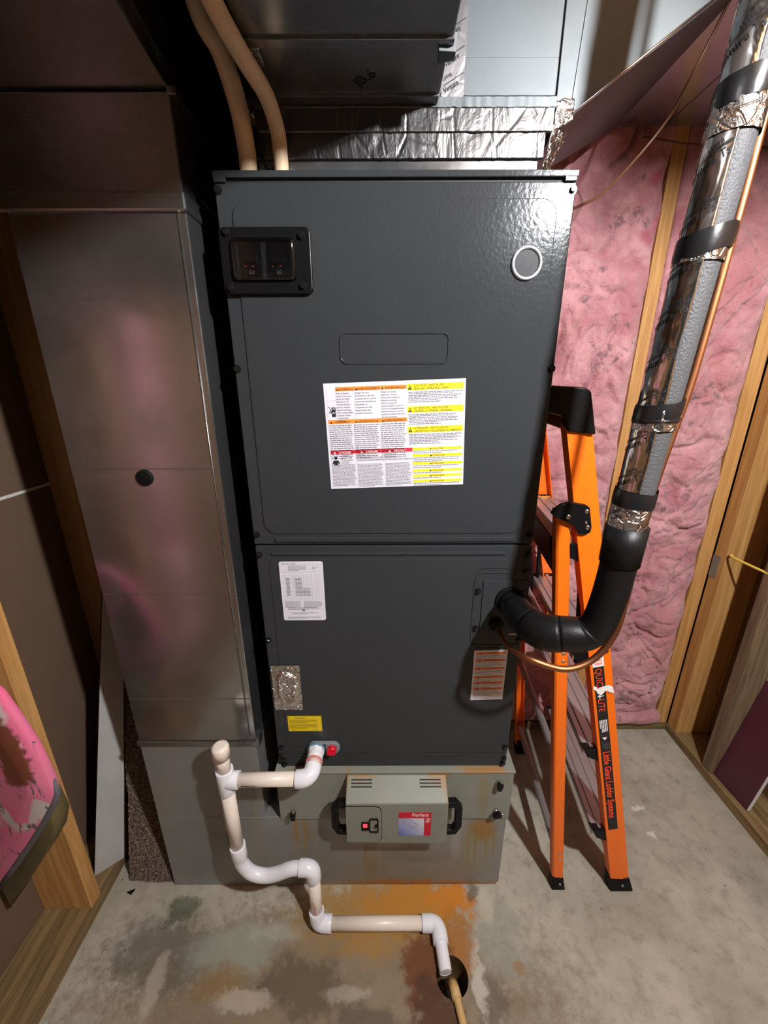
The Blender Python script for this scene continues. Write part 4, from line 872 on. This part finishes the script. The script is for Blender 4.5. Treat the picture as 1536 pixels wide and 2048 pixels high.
mb = MB(); c = [fr(1.10, 0) + V((-.055, .04, 0)), fr(1.10, 1) + V((-.055, -.04, 0))]
mb.hexa([c[0] + V((-.012, 0, -.055)), c[0] + V((.010, 0, -.060)), c[1] + V((.010, 0, -.060)), c[1] + V((-.012, 0, -.055))], [c[0] + V((-.030, 0, .04)), c[0] + V((-.006, 0, .045)), c[1] + V((-.006, 0, .045)), c[1] + V((-.030, 0, .04))]); mb.build('folded_tray', MT['black'], LD, .004)
mb = MB(); mb.tube(spline([fr(.98, 1) + V((-.07, -.05, 0)), fr(.85, 1) + V((-.075, -.05, 0)), fr(.78, 1) + V((-.09, -.05, 0)), fr(.78, 1) + V((-.115, -.05, 0))], 4), .006, 6); mb.build('tray_hook', MT['black'], LD)
# hinge plate with rivets on the near side
hp = [(.366, 1.212), (.372, 1.222), (.386, 1.234), (.404, 1.239), (.440, 1.232), (.448, 1.226), (.4595, 1.180), (.458, 1.168), (.448, 1.163), (.432, 1.165), (.418, 1.186), (.395, 1.196), (.378, 1.203)]
for far, dx, ya, yb in ((0, 0, .828, .8395), (1, .042, 1.268, 1.280)):
    mb = MB(); mb.prism([(x + dx, z) for x, z in hp], ya, yb); hg = mb.build('hinge_plate', MT['black'], LD, .002)
    if not far:
        for x, z, r_ in ((.4035, 1.2055, .0060), (.442, 1.218, .0058), (.4495, 1.181, .0058), (.4440, 1.192, .0035)):
            mb = MB(); mb.tube([(x, .829, z), (x, .8262, z), (x, .8252, z)], [r_, r_ * .9, r_ * .4], 14); mb.build('rivet', MT['steel'], hg)
for zc, dz in ((.845, 0), (.823, 0), (.156, 0), (.132, 0)):
    q = rr2(zc, 0) + V((.004, 0, 0)); mb = MB(); mb.tube([q + V((0, .001, 0)), q + V((0, -.0015, 0)), q + V((0, -.0026, 0))], [.0048, .0044, .002], 12); mb.build('rivet', MT['steel'], LD)
q = fr(.858, 0) + V((.010, 0, 0)); mb = MB(); mb.tube([q + V((0, .001, 0)), q + V((0, -.003, 0)), q + V((0, -.0035, 0)), q + V((0, .0, 0))], [.0105, .0105, .007, .0058], 18, cap=False); mb.build('eyelet', MT['steel'], LD)
mb = MB(); mb.tube([q, q + V((0, -.0006, 0))], .0062, 14); mb.build('eyelet_hole', MT['darkg'], LD)
# sticker strip on the near front rail
rd = (fr(.25, 0) - fr(.83, 0)); Ls = rd.length; rd = rd.normalized(); nrm_ = V((0, -1, -.031)).normalized()
o0 = fr(.836, 0) + V((-.021, -.0004, 0)); wS = .0265
s = Sheet(o0, rd, V((1, 0, 0)) - rd * rd.x, nrm_); mb = MB(); mb.prism_v([s.p(0, 0, .0), s.p(Ls, 0, .0), s.p(Ls, wS, .0), s.p(0, wS, .0)], nrm_ * .0004); stp = mb.build('brand_strip', MT['ink'], LD); part(stp, 'black brand strip with orange and white lettering')
s.rect('wht', -.002, .029, -.001, wS + .001, 2)
for i, tx in enumerate(('Little', 'Giant')): s.text('orink', tx, .014 + i * .0, .0, .001, 'LEFT', 1)
s.L.pop(('orink', 1))
g = Sheet(s.p(.012, .003, 0), s.uy, -s.ux, nrm_); g.text('orink', 'Little', .0105, 0, .0100, 'CENTER', 4, 1, .9, .02); g.text('orink', 'Giant', .0105, -.0095, .0100, 'CENTER', 4, 1, .9, .02); g.rect('orink', .001, .020, -.0125, -.0118, 4); g.build(stp, {'orink': 'logo_text'})
s.text('orink', 'QUICK', .033, .0045, .0235, 'LEFT', 2, 1, .95); s.text('wht', '-N-', .101, .0045, .0235, 'LEFT', 2, 1, .8, .01); s.text('orink', 'LITE', .128, .0045, .0235, 'LEFT', 2, 1, .95)
s.words('wht', .196, .240, .0225, 5, .0042, .0026, 2); s.rect('greyink', .246, .2465, .002, .0245, 2); s.poly('wht', [(.254, .006), (.254, .0195), (.264, .0128)], 2); s.rect('greyink', .272, .2725, .002, .0245, 2); s.words('greyink', .276, .296, .0225, 5, .004, .001, 2)
s.text('orink', 'Little Giant Ladder Systems', .303, .0052, .0255, 'LEFT', 2, 1, .86, .022)
s.build(stp, {'wht': 'white_print', 'orink': 'orange_lettering', 'greyink': 'fine_print'})
# white paint smear over the strip
g = Sheet(o0, rd, V((1, 0, 0)) - rd * rd.x, nrm_); g.poly('wht', [(.083, -.004), (.088, .004), (.094, .006), (.090, .020), (.088, .034), (.096, .044), (.116, .046), (.112, .036), (.104, .026), (.116, .014), (.110, .006), (.098, .001), (.094, -.005)], 5); g.build(LD, {'wht': 'paint_smear'})
s = Sheet(fr(1.055, 1) + V((-.022, -.0315, 0)), (1, 0, 0), (-.2265, 0, 1), (0, -1, 0)); s.rect('ink', 0, .045, 0, .085); s.rect('lor', .002, .043, .066, .083, 2); s.words('wht', .003, .043, .062, 12, .005, .002, 2); s.build(LD, {'ink': 'safety_label', 'lor': 'label_heading', 'wht': 'fine_print'})

# ================================================================== LEFT CORNER: carpets, bag; RIGHT: board
def sheet3d(name, quad, th, mat, parent, n=(20, 60), amp=.004, seed=0, fuzz=0., backdir=None):
    q = [V(p) for p in quad]; nr = (q[1] - q[0]).cross(q[3] - q[0]).normalized(); F = []; B = []
    for j in range(n[1] + 1):
        for i in range(n[0] + 1):
            u, v = i / n[0], j / n[1]; p = q[0] * (1 - u) * (1 - v) + q[1] * u * (1 - v) + q[2] * u * v + q[3] * (1 - u) * v
            off = amp * noise.noise(p * 6 + V((seed, 0, 0))) + fuzz * R.random()
            F.append(p + nr * off); B.append(p - nr * (th - amp * noise.noise(p * 6 + V((seed, 0, 0)))))
    W = n[0] + 1; N = len(F); fs = []
    for j in range(n[1]):
        for i in range(n[0]):
            a = j * W + i; fs += [(a, a + 1, a + W + 1, a + W), (N + a, N + a + W, N + a + W + 1, N + a + 1)]
    rim = [i for i in range(W)] + [j * W + n[0] for j in range(1, n[1] + 1)] + [n[1] * W + i for i in range(n[0] - 1, -1, -1)] + [j * W for j in range(n[1] - 1, 0, -1)]
    for k in range(len(rim)):
        a, b = rim[k], rim[(k + 1) % len(rim)]; fs.append((a, N + a, N + b, b))
    mb = MB(); mb.add(F + B, fs, False); return mb.build(name, MT[mat], parent, fixn=True)
c1_ = thing('carpet_offcut', 'strip of carpet leaning with its pale backing turned outward', 'carpet', (-.88, .86, .038))
sheet3d('backing', [(-.896, .822, .040), (-.835, .872, .040), (-.752, 1.025, .92), (-.798, 1.005, .92)], .002, 'backing', c1_, amp=.006, seed=2)
sheet3d('pile', [(-.905, .832, .040), (-.838, .882, .040), (-.755, 1.035, .92), (-.808, 1.015, .92)], .012, 'darkpile', c1_, (16, 140), .006, 2, .007)
c2_ = thing('carpet_offcut', 'brown speckled carpet piece standing pile outward against the duct', 'carpet', (-.72, .85, 0))
sheet3d('pile', [(-.800, .836, .002), (-.668, .829, .002), (-.662, 1.09, .95), (-.800, 1.09, .95)], .010, 'pile', c2_, (26, 150), .006, 5, .005)
sheet3d('backing', [(-.800, .848, .002), (-.664, .841, .002), (-.660, 1.102, .95), (-.800, 1.102, .95)], .002, 'backing', c2_, amp=.006, seed=5)

# pink camouflage bag hung on the left stud
BG = thing('camo_bag', 'pink camouflage bag with grey edging hanging by the left stud', 'bag', (-.82, .62, .42))
ol = [(-.955, .30), (-.870, .408), (-.790, .512), (-.735, .588), (-.690, .655), (-.676, .684), (-.674, .72), (-.682, .80), (-.700, .87), (-.722, .935), (-.765, .985), (-.83, 1.01), (-.955, 1.02)]
def slab(name, ol, y0, y1, mat, puff=.012, inset=.03):
    cx = sum(p[0] for p in ol) / len(ol); cz = sum(p[1] for p in ol) / len(ol); mb = MB(); rings = []
    for y, k in ((y0 - puff, .55), (y0 - puff * .8, .8), (y0 - puff * .3, .94), (y0, 1.), (y1, 1.), (y1 + puff * .5, .93)):
        rings.append([(cx + (x - cx) * k, y + (x + .67) * -.12, cz + (z - cz) * k) for x, z in ol])
    mb.loft(rings); return mb.build(name, MT[mat], BG)
slab('front_panel', ol, .600, .612, 'camo'); mb = MB(); mb.tube([(x, .604 + (x + .67) * -.12, z) for x, z in ol[:7]], [.008] * 5 + [.0065, .003], 8); mb.build('edge_binding', MT['bind'], BG)
slab('gusset', [(-.955, .215), (-.87, .335), (-.79, .445), (-.750, .505), (-.728, .56), (-.735, .63), (-.80, .66), (-.955, .66)], .618, .66, 'olive', .004)
mb = MB(); mb.tube(spline([(-.83, .645, .99), (-.828, .66, 1.06), (-.835, .70, 1.12), (-.845, .735, 1.15)], 6), .006, 8, sx=2.2); mb.build('strap', MT['bind'], BG)
mb = MB(); mb.tube([(-.850, .745, 1.158), (-.842, .725, 1.162)], .002, 8); mb.build('nail', MT['steel'], BG)

BR = thing('drywall_offcut', 'burgundy painted drywall offcut leaning in the right stud wall', 'board', (1.30, 1.09, .038))
mb = MB(); th = .0127
fr_ = [(1.274, 1.154, .040), (1.282, 1.015, .040), (1.345, 1.015, .42), (1.349, 1.154, .485)]
mb.prism_v(fr_, (th * .98, 0, -th * .15)); mb.build('gypsum_core', MT['gypsum'], BR)
mb = MB(); mb.prism_v([V(p) + V((-.0008, 0, .0002)) for p in fr_], (.0006, 0, 0)); mb.build('painted_face', MT['burg'], BR)
mb = MB(); mb.add([(-.79, .80, .0), (-.77, .81, .0), (-.775, .795, .0), (-.79, .80, .006), (-.77, .81, .004), (-.775, .795, .004)], [(2, 1, 0), (3, 4, 5), (0, 1, 4, 3), (1, 2, 5, 4), (2, 0, 3, 5)]); tag(mb.build('rubber_chip', MT['rubber']), 'small black chip on the floor by the carpet', 'debris')
